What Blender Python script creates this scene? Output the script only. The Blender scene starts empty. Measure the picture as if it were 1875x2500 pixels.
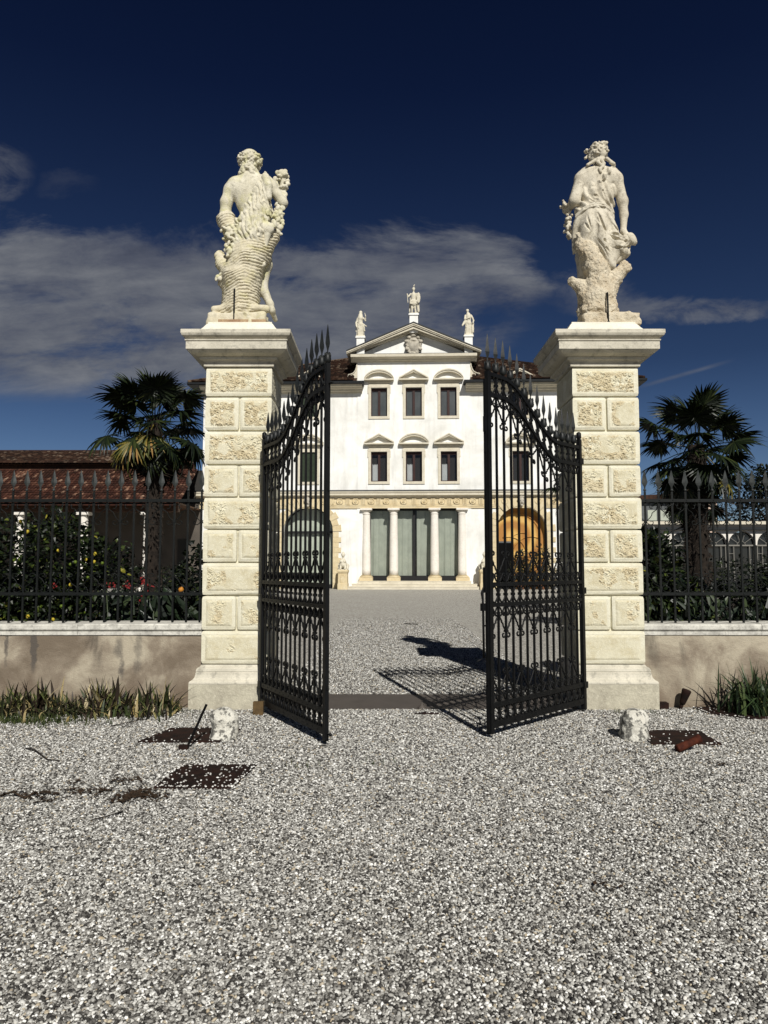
import bpy, math, random
import numpy as np
from mathutils import Vector, Matrix, Euler
random.seed(7); RNG = np.random.default_rng(7)
scene = bpy.context.scene
COL = scene.collection
PI = math.pi
R = math.radians

# ------------------------------------------------------------------ camera
F_PX = 1800.0; PITCH = math.atan(135.0 / F_PX); EYE = 1.6
cam_d = bpy.data.cameras.new('camera'); cam = bpy.data.objects.new('camera', cam_d); COL.objects.link(cam)
cam.location = (0, 0, EYE); cam.rotation_euler = (PI / 2 + PITCH, 0, 0)
cam_d.sensor_fit = 'VERTICAL'; cam_d.sensor_height = 36.0; cam_d.sensor_width = 27.0
cam_d.lens = 36.0 * F_PX / 2500.0; cam_d.clip_start = 0.1; cam_d.clip_end = 3000
scene.camera = cam

def at(px, py, Y):
    """photograph pixel -> world point at depth Y (used to measure the place)"""
    u = px - 937.5; v = 1250 - py
    r = (u, F_PX * math.cos(PITCH) - v * math.sin(PITCH), F_PX * math.sin(PITCH) + v * math.cos(PITCH))
    t = Y / r[1]
    return np.array([r[0] * t, Y, EYE + r[2] * t])

# ------------------------------------------------------------------ mesh builder
class MB:
    def __init__(s): s.v = []; s.f = []; s.mi = []; s.smooth = []
    def add(s, vs, fs, m=0, sm=False):
        b = len(s.v); s.v.extend([tuple(map(float, p)) for p in vs])
        for f in fs:
            s.f.append(tuple(b + i for i in f)); s.mi.append(m); s.smooth.append(sm)
        return s
    def box(s, x0, x1, y0, y1, z0, z1, m=0):
        v = [(x0,y0,z0),(x1,y0,z0),(x1,y1,z0),(x0,y1,z0),(x0,y0,z1),(x1,y0,z1),(x1,y1,z1),(x0,y1,z1)]
        return s.add(v, [(0,3,2,1),(4,5,6,7),(0,1,5,4),(1,2,6,5),(2,3,7,6),(3,0,4,7)], m)
    def frustum(s, a, b, z0, z1, cx=0, cy=0, m=0):
        """a,b = (half x, half y) at z0, z1"""
        v = []
        for (hx, hy), z in ((a, z0), (b, z1)):
            v += [(cx-hx,cy-hy,z),(cx+hx,cy-hy,z),(cx+hx,cy+hy,z),(cx-hx,cy+hy,z)]
        return s.add(v, [(0,3,2,1),(4,5,6,7),(0,1,5,4),(1,2,6,5),(2,3,7,6),(3,0,4,7)], m)
    def stack(s, prof, cx=0, cy=0, m=0):
        """square section stack, prof = [(half, z)...] from bottom to top"""
        v = []; f = []
        for h, z in prof:
            hx, hy = (h if isinstance(h, tuple) else (h, h))
            v += [(cx-hx,cy-hy,z),(cx+hx,cy-hy,z),(cx+hx,cy+hy,z),(cx-hx,cy+hy,z)]
        n = len(prof)
        for i in range(n-1):
            for k in range(4):
                a = 4*i+k; b = 4*i+(k+1) % 4
                f.append((a, b, b+4, a+4))
        f.append((3,2,1,0)); f.append(tuple(4*(n-1)+k for k in range(4)))
        return s.add(v, f, m)
    def prism(s, poly, y0, y1, m=0, axis='y'):
        """poly in (x,z) (CCW seen from -y); extruded from y0 (front) to y1"""
        n = len(poly)
        v = [(x, y0, z) for x, z in poly] + [(x, y1, z) for x, z in poly]
        f = [tuple(range(n)), tuple(range(2*n-1, n-1, -1))]
        for i in range(n):
            j = (i+1) % n
            f.append((j, i, i+n, j+n))
        if axis == 'x': v = [(y, x, z) for x, y, z in v]; f = [tuple(reversed(q)) for q in f]
        if axis == 'z': v = [(x, z, y) for x, y, z in v]; f = [tuple(reversed(q)) for q in f]
        return s.add(v, f, m)
    def sweep(s, prof, x0, x1, m=0):
        """moulding: prof = [(out, z)...] closed against y=0 (out towards -y), run along x"""
        n = len(prof)
        v = [(x0, -o, z) for o, z in prof] + [(x1, -o, z) for o, z in prof]
        f = [tuple(range(n)), tuple(range(2*n-1, n-1, -1))]
        for i in range(n):
            j = (i+1) % n
            f.append((j, i, i+n, j+n))
        return s.add(v, [tuple(reversed(q)) for q in f], m)
    def tube(s, pts, r, n=6, m=0, cap=True, flat=1.0, sm=True):
        pts = [Vector(p) for p in pts]; k = len(pts)
        rr = r if isinstance(r, (list, tuple)) else [r]*k
        v = []; up = None
        for i, p in enumerate(pts):
            t = (pts[min(i+1, k-1)] - pts[max(i-1, 0)])
            if t.length < 1e-9: t = Vector((0,0,1))
            t.normalize()
            if up is None:
                up = Vector((0,1,0)) if abs(t.y) < 0.9 else Vector((1,0,0))
            a = up - t*up.dot(t)
            if a.length < 1e-6: a = t.orthogonal()
            a.normalize(); up = a; b = t.cross(a)
            for q in range(n):
                an = 2*PI*(q+0.5)/n
                v.append(p + a*(math.cos(an)*rr[i]*flat) + b*(math.sin(an)*rr[i]))
        f = []
        for i in range(k-1):
            for q in range(n):
                q2 = (q+1) % n
                f.append((i*n+q, i*n+q2, (i+1)*n+q2, (i+1)*n+q))
        if cap: f.append(tuple(range(n-1, -1, -1))); f.append(tuple((k-1)*n+q for q in range(n)))
        return s.add(v, f, m, sm and n > 4)
    def lathe(s, prof, c=(0,0,0), n=16, m=0, sm=True, a0=0, a1=2*PI):
        full = abs(a1-a0-2*PI) < 1e-6
        k = n if full else n+1
        v = []
        for r, z in prof:
            for q in range(k):
                an = a0+(a1-a0)*q/n
                v.append((c[0]+r*math.cos(an), c[1]+r*math.sin(an), c[2]+z))
        f = []
        for i in range(len(prof)-1):
            for q in range(n):
                q2 = (q+1) % k
                f.append((i*k+q, i*k+q2, (i+1)*k+q2, (i+1)*k+q))
        if full:
            f.append(tuple(range(k-1,-1,-1))); f.append(tuple((len(prof)-1)*k+q for q in range(k)))
        return s.add(v, f, m, sm)
    def ball(s, c, r, n=8, m=0, sq=(1,1,1)):
        prof = [(math.sin(PI*i/(n//2+1))*1.0, -math.cos(PI*i/(n//2+1))) for i in range(n//2+2)]
        prof[0] = (1e-4, -1); prof[-1] = (1e-4, 1)
        b = len(s.v); s.lathe(prof, (0,0,0), n, m)
        for i in range(b, len(s.v)):
            x, y, z = s.v[i]; s.v[i] = (c[0]+x*r*sq[0], c[1]+y*r*sq[1], c[2]+z*r*sq[2])
        return s
    def xform(s, M):
        s.v = [tuple(M @ Vector(p)) for p in s.v]; return s

def obj(name, mb, mat, parent=None, loc=None, smooth_angle=None):
    me = bpy.data.meshes.new(name)
    if isinstance(mb, MB):
        me.from_pydata(mb.v, [], mb.f)
        me.polygons.foreach_set('material_index', mb.mi)
        me.polygons.foreach_set('use_smooth', mb.smooth)
    else:
        v, f, sm = mb
        me.from_pydata([tuple(p) for p in v], [], [tuple(q) for q in f]) if not isinstance(v, np.ndarray) else fast_mesh(me, v, f)
        me.polygons.foreach_set('use_smooth', [sm]*len(me.polygons))
    me.update()
    for m in (mat if isinstance(mat, (list, tuple)) else [mat]): me.materials.append(m)
    o = bpy.data.objects.new(name, me); COL.objects.link(o)
    if parent is not None: o.parent = parent
    if loc is not None: o.location = loc
    return o

def fast_mesh(me, v, f):
    v = np.asarray(v, np.float32); f = np.asarray(f, np.int32); k = f.shape[1]
    me.vertices.add(len(v)); me.vertices.foreach_set('co', v.ravel())
    me.loops.add(f.size); me.loops.foreach_set('vertex_index', f.ravel())
    me.polygons.add(len(f)); me.polygons.foreach_set('loop_start', np.arange(0, f.size, k, dtype=np.int32))
    me.update(calc_edges=True); me.validate()

def tag(o, label=None, cat=None, group=None, kind=None):
    if label: o['label'] = label
    if cat: o['category'] = cat
    if group: o['group'] = group
    if kind: o['kind'] = kind
    return o
def thing(name, label, cat, loc=(0,0,0), rz=0, group=None):
    o = bpy.data.objects.new(name, None); COL.objects.link(o)
    o.location = loc; o.rotation_euler = (0,0,rz); o.empty_display_size = 0.3
    return tag(o, label, cat, group)
def struct(name, mb, mat): return tag(obj(name, mb, mat), kind='structure')

# ------------------------------------------------------------------ materials
class NT:
    def __init__(s, nt): s.t = nt; s.n = nt.nodes; s.l = nt.links
    def __call__(s, typ, **kw):
        nd = s.n.new(typ)
        for k, v in kw.items():
            if k.startswith('_'): setattr(nd, k[1:], v)
            else: s.set(nd, k, v)
        return nd
    def set(s, nd, key, v):
        key = key.replace('__', ' ')
        inp = nd.inputs[int(key[1:])] if (key[0] == 'i' and key[1:].isdigit()) else nd.inputs[key]
        if isinstance(v, bpy.types.NodeSocket): s.l.new(v, inp)
        elif isinstance(v, bpy.types.Node): s.l.new(v.outputs[0], inp)
        else: inp.default_value = v
    def ramp(s, fac, stops, interp='LINEAR'):
        r = s.n.new('ShaderNodeValToRGB'); s.l.new(fac if isinstance(fac, bpy.types.NodeSocket) else fac.outputs[0], r.inputs[0])
        cr = r.color_ramp; cr.interpolation = interp
        while len(cr.elements) < len(stops): cr.elements.new(0.5)
        for e, (p, c) in zip(cr.elements, stops):
            e.position = p; e.color = c if len(c) == 4 else (*c, 1)
        return r.outputs[0]
    def math(s, op, a, b=None, c=None, clamp=False):
        m = s.n.new('ShaderNodeMath'); m.operation = op; m.use_clamp = clamp
        for i, x in enumerate((a, b, c)):
            if x is None: continue
            if isinstance(x, bpy.types.Node): x = x.outputs[0]
            if isinstance(x, bpy.types.NodeSocket): s.l.new(x, m.inputs[i])
            else: m.inputs[i].default_value = x
        return m.outputs[0]
    def mix(s, fac, a, b, mode='MIX'):
        m = s.n.new('ShaderNodeMix'); m.data_type = 'RGBA'; m.blend_type = mode
        for i, x in ((0, fac), (6, a), (7, b)):
            if isinstance(x, bpy.types.Node): x = x.outputs[0]
            if isinstance(x, bpy.types.NodeSocket): s.l.new(x, m.inputs[i])
            else: m.inputs[i].default_value = x if i == 0 else ((*x, 1) if len(x) == 3 else x)
        return m.outputs[2]
    def noise(s, vec, scale, detail=4, rough=0.55, dist=0.0):
        n = s('ShaderNodeTexNoise'); s.set(n, 'Vector', vec); s.set(n, 'Scale', scale); s.set(n, 'Detail', detail)
        s.set(n, 'Roughness', rough); s.set(n, 'Distortion', dist); return n.outputs[0]

def new_mat(name):
    m = bpy.data.materials.new(name); m.use_nodes = True
    t = NT(m.node_tree); bs = t.n['Principled BSDF']; return m, t, bs
def coords(t, kind='Object', scale=None):
    tc = t('ShaderNodeTexCoord'); v = tc.outputs[kind]
    if scale is not None:
        mp = t('ShaderNodeMapping'); t.set(mp, 'Vector', v); mp.inputs['Scale'].default_value = scale; v = mp.outputs[0]
    return v
def bump(t, bs, h, strength=0.5, dist=0.01):
    b = t('ShaderNodeBump'); t.set(b, 'Height', h); t.set(b, 'Strength', strength); t.set(b, 'Distance', dist)
    t.set(bs, 'Normal', b.outputs[0]); return b

def simple(name, col, rough=0.7, var=0.0, scale=5, metal=0.0, bmp=0.0, bdist=0.01, spec=0.3, col2=None, stretch=None):
    m, t, bs = new_mat(name)
    bs.inputs['Roughness'].default_value = rough; bs.inputs['Metallic'].default_value = metal
    bs.inputs['Specular IOR Level'].default_value = spec
    if var or col2:
        v = coords(t, 'Object', stretch)
        n = t.noise(v, scale, 6, 0.6)
        c2 = col2 if col2 else tuple(max(0, c*(1-var)) for c in col)
        t.set(bs, 'Base__Color', t.ramp(n, [(0.35, c2), (0.65, col)]))
        if bmp: bump(t, bs, t.noise(v, scale*6, 5, 0.6), bmp, bdist)
    else: bs.inputs['Base Color'].default_value = (*col, 1)
    return m

def stone_mat(name, base, dark, stain, scale=3.0, bmp=0.5, bdist=0.01, fine=60, moss=None, pits=0.0, th=(0.52, 0.72)):
    m, t, bs = new_mat(name); v = coords(t, 'Object')
    n1 = t.noise(v, scale, 7, 0.62, 0.3); n2 = t.noise(v, scale*4.3, 6, 0.65); n3 = t.noise(v, fine, 4, 0.6)
    c = t.ramp(n1, [(0.36, dark), (0.6, base)])
    c = t.mix(t.ramp(n2, [(th[0], (0,0,0)), (th[1], (0.75,0.75,0.75))]), c, stain)
    if moss:
        n4 = t.noise(v, scale*0.9, 5, 0.6, 1.0)
        c = t.mix(t.ramp(n4, [(0.5, (0,0,0)), (0.66, (0.7,0.7,0.7))]), c, moss)
    c = t.mix(0.25, c, t.ramp(n3, [(0.3, tuple(x*0.55 for x in base)), (0.7, tuple(min(1, x*1.15) for x in base))]))
    t.set(bs, 'Base__Color', c); bs.inputs['Roughness'].default_value = 0.85; bs.inputs['Specular IOR Level'].default_value = 0.2
    h = t.math('ADD', t.math('MULTIPLY', n2, 1.0), t.math('MULTIPLY', n3, 0.5))
    if pits:
        vo = t('ShaderNodeTexVoronoi'); t.set(vo, 'Vector', v); t.set(vo, 'Scale', 45.0)
        h = t.math('ADD', h, t.math('MULTIPLY', t.ramp(vo.outputs[0], [(0.1, (0,0,0)), (0.45, (1,1,1))]), pits))
    bump(t, bs, h, bmp, bdist)
    return m

M = {}
M['iron'] = simple('wrought_iron', (0.0065,0.0068,0.0072), 0.5, 0.4, 9, 0.0, 0.25, 0.003, 0.16)
M['mortar'] = stone_mat('brick_coloured_mortar', (0.42,0.30,0.18), (0.25,0.14,0.08), (0.12,0.05,0.03), 6.0, 0.6, 0.01)
M['iron_mid'] = simple('gate_spear_iron', (0.017,0.019,0.019), 0.5, 0.5, 12, 0.0, 0.3, 0.003, 0.3)
M['iron_green'] = simple('fence_iron', (0.0065,0.008,0.0075), 0.55, 0.4, 9, 0.0, 0.25, 0.003, 0.2, stretch=(1,1,1))
M['iron_spear'] = simple('weathered_spear_iron', (0.040,0.045,0.043), 0.55, 0.6, 14, 0.0, 0.3, 0.003, 0.3)
M['pillar'] = stone_mat('pillar_limestone', (0.70,0.67,0.535), (0.61,0.57,0.42), (0.52,0.46,0.32), 3.0, 0.6, 0.010)
M['pillar_worn'] = stone_mat('worn_vermiculated_stone', (0.64,0.60,0.45), (0.53,0.47,0.31), (0.72,0.69,0.57), 7.0, 0.9, 0.006, 90)
M['pillar_dirt'] = stone_mat('ochre_stained_carving', (0.58,0.51,0.35), (0.45,0.375,0.23), (0.64,0.59,0.44), 9.0, 0.9, 0.006, 90)
M['plinth'] = stone_mat('plinth_limestone', (0.50,0.465,0.36), (0.33,0.30,0.235), (0.66,0.62,0.49), 4.2, 0.8, 0.012)
M['cornice'] = stone_mat('cornice_stone', (0.60,0.56,0.46), (0.44,0.41,0.33), (0.085,0.08,0.068), 2.6, 0.5, 0.010)
M['capstone'] = stone_mat('capstone', (0.74,0.71,0.60), (0.66,0.62,0.52), (0.52,0.49,0.41), 2.6, 0.25, 0.008)
M['statue_a'] = stone_mat('mossy_statue_stone', (0.66,0.62,0.50), (0.50,0.46,0.34), (0.30,0.28,0.21), 4.4, 0.7, 0.011, 70, th=(.53,.68), moss=(0.46,0.44,0.17))
M['statue_b'] = stone_mat('statue_stone', (0.63,0.58,0.47), (0.47,0.42,0.32), (0.27,0.235,0.18), 4.4, 0.7, 0.012, 70, th=(.52,.62))
M['bark_stone'] = stone_mat('carved_bark_stone', (0.60,0.53,0.40), (0.44,0.35,0.23), (0.62,0.57,0.46), 5.0, 1.0, 0.02, 50, pits=0.22)
M['rib_stone'] = stone_mat('ribbed_stump_stone', (0.62,0.57,0.44), (0.52,0.46,0.32), (0.44,0.38,0.26), 4.0, 0.8, 0.012, 60, moss=(0.52,0.47,0.22))
# ------------------------------------------------------------------ more materials
M['villa_plaster'] = None
def plaster(name, base, grey, scale, th0, th1, bmp=0.15):
    m, t, bs = new_mat(name); v = coords(t, 'Object')
    n = t.noise(v, scale, 8, 0.65, 0.4); n2 = t.noise(v, scale*7, 6, 0.7)
    c = t.ramp(n, [(th0, grey), (th1, base)]); c = t.mix(t.math('MULTIPLY', n2, 0.16), c, grey); sv_ = coords(t, 'Object', (1.6, 1.6, 0.16)); c = t.mix(t.ramp(t.noise(sv_, 1.5, 6, 0.65), [(0.50, (0,0,0)), (0.74, (0.55,0.55,0.55))]), c, tuple(q*.82 for q in grey))
    t.set(bs, 'Base__Color', c); bs.inputs['Roughness'].default_value = 0.9; bs.inputs['Specular IOR Level'].default_value = 0.1
    bump(t, bs, n2, bmp, 0.01); return m
M['villa_plaster'] = plaster('villa_plaster', (0.84,0.835,0.80), (0.64,0.63,0.585), 0.42, 0.33, 0.56)
M['cream_stone'] = stone_mat('cream_dressing_stone', (0.64,0.59,0.475), (0.54,0.49,0.38), (0.42,0.37,0.29), 1.5, 0.2, 0.01, 20)
M['ochre_stone'] = stone_mat('ochre_stone', (0.63,0.53,0.34), (0.55,0.44,0.26), (0.68,0.62,0.47), 1.2, 0.2, 0.01, 16)
M['column_stone'] = stone_mat('column_plaster', (0.78,0.74,0.67), (0.70,0.65,0.57), (0.62,0.56,0.48), 1.2, 0.1, 0.01, 16)
M['relief_stone'] = simple('grey_relief_stone', (0.50,0.46,0.38), 0.9, 0.4, 4, bmp=0.3, spec=0.1)
M['roof_statue'] = stone_mat('roof_statue_stone', (0.66,0.62,0.50), (0.55,0.50,0.39), (0.34,0.31,0.25), 3.0, 0.4, 0.02, 20)
M['dark_wood'] = simple('dark_red_window_wood', (0.035,0.010,0.007), 0.5, 0.4, 6)
M['shutter'] = simple('green_shutter_paint', (0.022,0.036,0.016), 0.6, 0.4, 6)
M['black_frame'] = simple('black_door_frame', (0.012,0.012,0.012), 0.5)
M['curtain'] = simple('pale_green_curtain', (0.43,0.46,0.385), 0.95, 0.15, 2, spec=0.05)
M['curtain_w'] = simple('white_curtain', (0.55,0.56,0.56), 0.95, 0.1, 2, spec=0.05)
M['gutter'] = simple('dark_gutter', (0.012,0.014,0.016), 0.5)
M['terracotta'] = simple('terracotta_pot', (0.32,0.13,0.06), 0.8, 0.3, 8)
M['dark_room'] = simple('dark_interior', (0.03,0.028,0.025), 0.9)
M['warm_wood'] = simple('warm_timber', (0.10,0.045,0.02), 0.7, 0.4, 4)
M['rust'] = simple('rusted_steel', (0.024,0.010,0.007), 0.85, 0.6, 9, bmp=0.5, bdist=0.004, spec=.15, col2=(0.008,0.005,0.004))
M['rust_red'] = simple('orange_rusted_tube', (0.095,0.026,0.013), 0.8, 0.6, 12, bmp=0.4, bdist=0.004, spec=.1, col2=(0.03,0.009,0.006))
M['threshold'] = simple('threshold_slab', (0.085,0.072,0.062), 0.7, 0.2, 3, bmp=0.15, bdist=0.003)
M['lemon'] = simple('lemon_skin', (0.40,0.31,0.03), 0.55, spec=.2); M['green_fruit'] = simple('unripe_lemon_skin', (0.08,0.12,0.012), 0.5, spec=.2)
M['flower'] = simple('red_flower', (0.17,0.010,0.010), 0.7); M['orange'] = simple('orange_skin', (0.42,0.17,0.02), 0.6)
M['twig'] = simple('dark_twig', (0.02,0.015,0.012), 0.8); M['dead_leaf'] = simple('dead_leaf', (0.02,0.014,0.008), 0.8, 0.5, 30, col2=(0.05,0.028,0.014))
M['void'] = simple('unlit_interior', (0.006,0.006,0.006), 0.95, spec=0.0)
M['wedge_wood'] = simple('wooden_chock', (0.12,0.075,0.03), 0.8, 0.4, 20)

def glass():
    m, t, bs = new_mat('window_glass')
    t.n.remove(bs); out = t.n['Material Output']
    tr = t('ShaderNodeBsdfTransparent'); gl = t('ShaderNodeBsdfGlossy'); gl.inputs['Roughness'].default_value = 0.02
    tr.inputs[0].default_value = (0.97,0.98,0.975,1)
    lw = t('ShaderNodeLayerWeight'); lw.inputs[0].default_value = 0.35
    mx = t('ShaderNodeMixShader'); t.l.new(t.math('ADD', t.math('MULTIPLY', lw.outputs['Fresnel'], 0.30), 0.02), mx.inputs[0])
    t.l.new(tr.outputs[0], mx.inputs[1]); t.l.new(gl.outputs[0], mx.inputs[2]); t.l.new(mx.outputs[0], out.inputs[0]); return m
M['glass'] = glass()
M['dark_glass'] = simple('dark_window_glass', (0.012,0.014,0.016), 0.08, spec=0.6)
M['grey_blind'] = simple('grey_window_blind', (0.105,0.112,0.112), 0.4, 0.3, 1.2)

def roof_tiles(name, cols, dark):
    m, t, bs = new_mat(name)
    g = t('ShaderNodeNewGeometry'); c = t.ramp(g.outputs['Random Per Island'], cols, 'LINEAR')
    v = coords(t, 'Object'); n = t.noise(v, 5.0, 5, 0.6); n2 = t.noise(v, 0.5, 4, 0.6)
    c = t.mix(t.ramp(n, [(0.45, (0,0,0)), (0.7, (0.8,0.8,0.8))]), c, dark)
    c = t.mix(t.ramp(n2, [(0.45, (0,0,0)), (0.65, (0.55,0.55,0.55))]), c, dark)
    t.set(bs, 'Base__Color', c); bs.inputs['Roughness'].default_value = 0.9; bs.inputs['Specular IOR Level'].default_value = 0.15; return m
M['tiles_dark'] = roof_tiles('old_roof_tiles', [(0,(0.022,0.012,0.008)),(0.5,(0.05,0.024,0.015)),(0.82,(0.085,0.045,0.028)),(0.95,(0.18,0.13,0.09)),(1,(0.26,0.2,0.15))], (0.014,0.01,0.008))
M['tiles_red'] = roof_tiles('red_roof_tiles', [(0,(0.028,0.011,0.008)),(0.5,(0.062,0.022,0.014)),(0.82,(0.10,0.042,0.027)),(0.95,(0.26,0.14,0.09)),(1,(0.34,0.22,0.15))], (0.022,0.012,0.009))

def wall_mat():
    m, t, bs = new_mat('boundary_wall_render'); v = coords(t, 'Object')
    n = t.noise(v, 1.3, 8, 0.62, 0.5); n2 = t.noise(v, 9, 7, 0.7); n3 = t.noise(v, 60, 4, 0.6)
    c = t.ramp(n, [(0.36, (0.165,0.13,0.095)), (0.46, (0.26,0.215,0.162)), (0.57, (0.47,0.415,0.315))])
    c = t.mix(t.math('MULTIPLY', n2, 0.45), c, (0.16,0.128,0.093))
    # damp streaks running down from the coping
    sv = coords(t, 'Object', (1.5, 1, 0.5)); s1 = t.noise(sv, 1.2, 5, 0.6, 0.6)
    sep = t('ShaderNodeSeparateXYZ'); t.set(sep, 'Vector', coords(t, 'Object'))
    zf = t.math('SMOOTH_MAX', t.math('MULTIPLY', t.math('SUBTRACT', sep.outputs[2], 0.22), 1.8), 0, 0.05, True)
    st = t.math('MULTIPLY', t.ramp(s1, [(0.60, (0,0,0)), (0.68, (0.6,0.6,0.6))]), zf)
    c = t.mix(st, c, (0.035,0.033,0.031))
    lo = t.ramp(t.math('ADD', sep.outputs[2], t.math('MULTIPLY', n, 0.5)), [(0.30, (0.7,0.7,0.7)), (0.62, (0,0,0))])
    c = t.mix(lo, c, (0.15,0.112,0.080))
    for bx_, bw_, bz_, bh_ in ((3.69,.03,.70,.22),(4.01,.04,.70,.28),(5.00,.08,.72,.25),(5.03,.04,.52,.22),(5.21,.07,.68,.28),(7.2,.05,.7,.3),(1.9,.07,.7,.3),(11.0,.06,.7,.3)):
        a_ = t.math('DIVIDE', t.math('SUBTRACT', t.math('ADD', sep.outputs[0], t.math('MULTIPLY', t.math('SUBTRACT', n2, .5), .12)), bx_), bw_); b_ = t.math('DIVIDE', t.math('SUBTRACT', sep.outputs[2], bz_), bh_)
        dd_ = t.math('ADD', t.math('ADD', t.math('MULTIPLY', a_, a_), t.math('MULTIPLY', b_, b_)), t.math('MULTIPLY', t.math('SUBTRACT', n, .5), 4.5))
        c = t.mix(t.ramp(dd_, [(0.2, (0.75,0.75,0.75)), (1.3, (0,0,0))]), c, (0.075,0.068,0.062))
    t.set(bs, 'Base__Color', c); bs.inputs['Roughness'].default_value = 0.92; bs.inputs['Specular IOR Level'].default_value = 0.15
    bump(t, bs, t.math('ADD', n2, t.math('MULTIPLY', n3, 0.7)), 0.6, 0.012); return m
M['wall'] = wall_mat()
M['coping'] = stone_mat('lichened_coping_stone', (0.66,0.64,0.57), (0.34,0.325,0.29), (0.04,0.038,0.035), 4.5, 0.7, 0.01, 40)

def gravel_ground():
    m, t, bs = new_mat('gravel_ground'); v = coords(t, 'Object')
    vo = t('ShaderNodeTexVoronoi'); t.set(vo, 'Vector', v); t.set(vo, 'Scale', 62.0); vo.inputs['Randomness'].default_value = 1.0
    sep = t('ShaderNodeSeparateColor'); t.set(sep, 'Color', vo.outputs['Color'])
    c = t.ramp(sep.outputs[0], [(0, (0.12,0.112,0.097)), (0.2, (0.31,0.292,0.255)), (0.5, (0.53,0.505,0.445)), (0.78, (0.74,0.715,0.64)), (1, (0.92,0.90,0.83))])
    e = t.ramp(vo.outputs['Distance'], [(0.30, (1,1,1)), (0.62, (0.35,0.34,0.32))])
    c = t.mix(0.85, c, t.mix(1.0, c, e, 'MULTIPLY'))
    big = t.noise(v, 0.55, 7, 0.6, 0.4); c = t.mix(t.ramp(big, [(0.42, (0,0,0)), (0.68, (0.42,0.42,0.42))]), c, (0.26,0.24,0.205))
    mid = t.noise(v, 6.0, 6, 0.75); c = t.mix(t.ramp(mid, [(0.5, (0,0,0)), (0.72, (0.45,0.45,0.45))]), c, (0.14,0.125,0.105))
    # trodden courtyard further in is finer and greyer
    sp = t('ShaderNodeSeparateXYZ'); t.set(sp, 'Vector', v)
    t.set(bs, 'Base__Color', c); bs.inputs['Roughness'].default_value = 0.9; bs.inputs['Specular IOR Level'].default_value = 0.15
    gv = coords(t, 'Object', (1.0, 0.45, 1.0)); gr = t.noise(gv, 6.0, 9, 0.95); c = t.mix(t.ramp(gr, [(0.42, (0,0,0)), (0.62, (0.6,0.6,0.6))]), c, (0.62,0.60,0.55)); c = t.mix(t.ramp(t.noise(gv, 10.5, 9, 0.92), [(0.51, (0,0,0)), (0.60, (0.85,0.85,0.85))]), c, (0.06,0.055,0.05)); t.set(bs, 'Base__Color', c)
    h = t.math('SUBTRACT', 1.0, vo.outputs['Distance'])
    bump(t, bs, h, 0.9, 0.012); return m
M['gravel_ground'] = gravel_ground()
def pebble_mat():
    m, t, bs = new_mat('pebble'); oi = t('ShaderNodeObjectInfo')
    c = t.ramp(oi.outputs['Random'], [(0, (0.010,0.009,0.009)), (0.13, (0.028,0.026,0.024)), (0.27, (0.14,0.133,0.12)), (0.56, (0.34,0.33,0.302)), (0.82, (0.56,0.55,0.51)), (0.955, (0.92,0.91,0.87)), (0.97, (0.38,0.31,0.21)), (1.0, (0.50,0.44,0.33))])
    v = coords(t, 'Object'); n = t.noise(v, 1.6, 4, 0.6)
    c = t.mix(t.math('MULTIPLY', n, 0.12), c, (0.30,0.28,0.25))
    t.set(bs, 'Base__Color', c); bs.inputs['Roughness'].default_value = 0.75; bs.inputs['Specular IOR Level'].default_value = 0.25; return m
M['pebble'] = pebble_mat()
def pale_pebble():
    m, t, bs = new_mat('pale_pebble'); oi = t('ShaderNodeObjectInfo'); t.set(bs, 'Base__Color', t.ramp(oi.outputs['Random'], [(0, (0.14,0.13,0.12)), (0.3, (0.40,0.385,0.35)), (0.7, (0.66,0.645,0.6)), (1, (0.86,0.85,0.8))])); bs.inputs['Roughness'].default_value = .8; return m
M['pebble_pale'] = pale_pebble()

def leaf_mat(name, cols, rough=0.45, spec=0.45):
    m, t, bs = new_mat(name); g = t('ShaderNodeNewGeometry')
    c = t.ramp(g.outputs['Random Per Island'], cols)
    t.set(bs, 'Base__Color', c); bs.inputs['Roughness'].default_value = rough; bs.inputs['Specular IOR Level'].default_value = spec; return m
M['citrus_leaf'] = leaf_mat('citrus_leaf', [(0,(0.003,0.005,0.002)),(0.6,(0.007,0.012,0.004)),(0.88,(0.020,0.032,0.007)),(0.985,(0.06,0.08,0.013)),(1,(0.22,0.2,0.025))], 0.42, .28)
M['dark_leaf'] = leaf_mat('dark_leaf', [(0,(0.002,0.004,0.002)),(0.65,(0.006,0.009,0.004)),(0.94,(0.016,0.024,0.007)),(1,(0.045,0.058,0.014))], 0.45, .25)
M['broad_leaf'] = leaf_mat('broad_leaf', [(0,(0.005,0.009,0.005)),(0.7,(0.014,0.024,0.011)),(1,(0.04,0.055,0.022))], 0.42, .28)
M['iris_leaf'] = leaf_mat('iris_leaf', [(0,(0.008,0.006,0.004)),(0.28,(0.028,0.018,0.011)),(0.45,(0.018,0.026,0.010)),(0.66,(0.045,0.062,0.020)),(0.82,(0.10,0.11,0.035)),(0.90,(0.24,0.18,0.07)),(1,(0.42,0.36,0.22))], 0.55, 0.3)
M['strap_leaf'] = leaf_mat('strap_leaf', [(0,(0.012,0.024,0.010)),(0.6,(0.03,0.052,0.018)),(0.9,(0.065,0.085,0.028)),(1,(0.16,0.13,0.06))], 0.4)
M['palm_leaf'] = leaf_mat('palm_leaf', [(0,(0.004,0.007,0.004)),(0.6,(0.010,0.016,0.006)),(0.93,(0.024,0.034,0.010)),(1,(0.05,0.055,0.014))], 0.42, 0.22)
M['palm_leaf_old'] = leaf_mat('yellowing_palm_leaf', [(0,(0.035,0.042,0.006)),(0.4,(0.085,0.085,0.012)),(0.75,(0.17,0.12,0.022)),(1,(0.26,0.14,0.045))], 0.5, 0.3)
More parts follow.
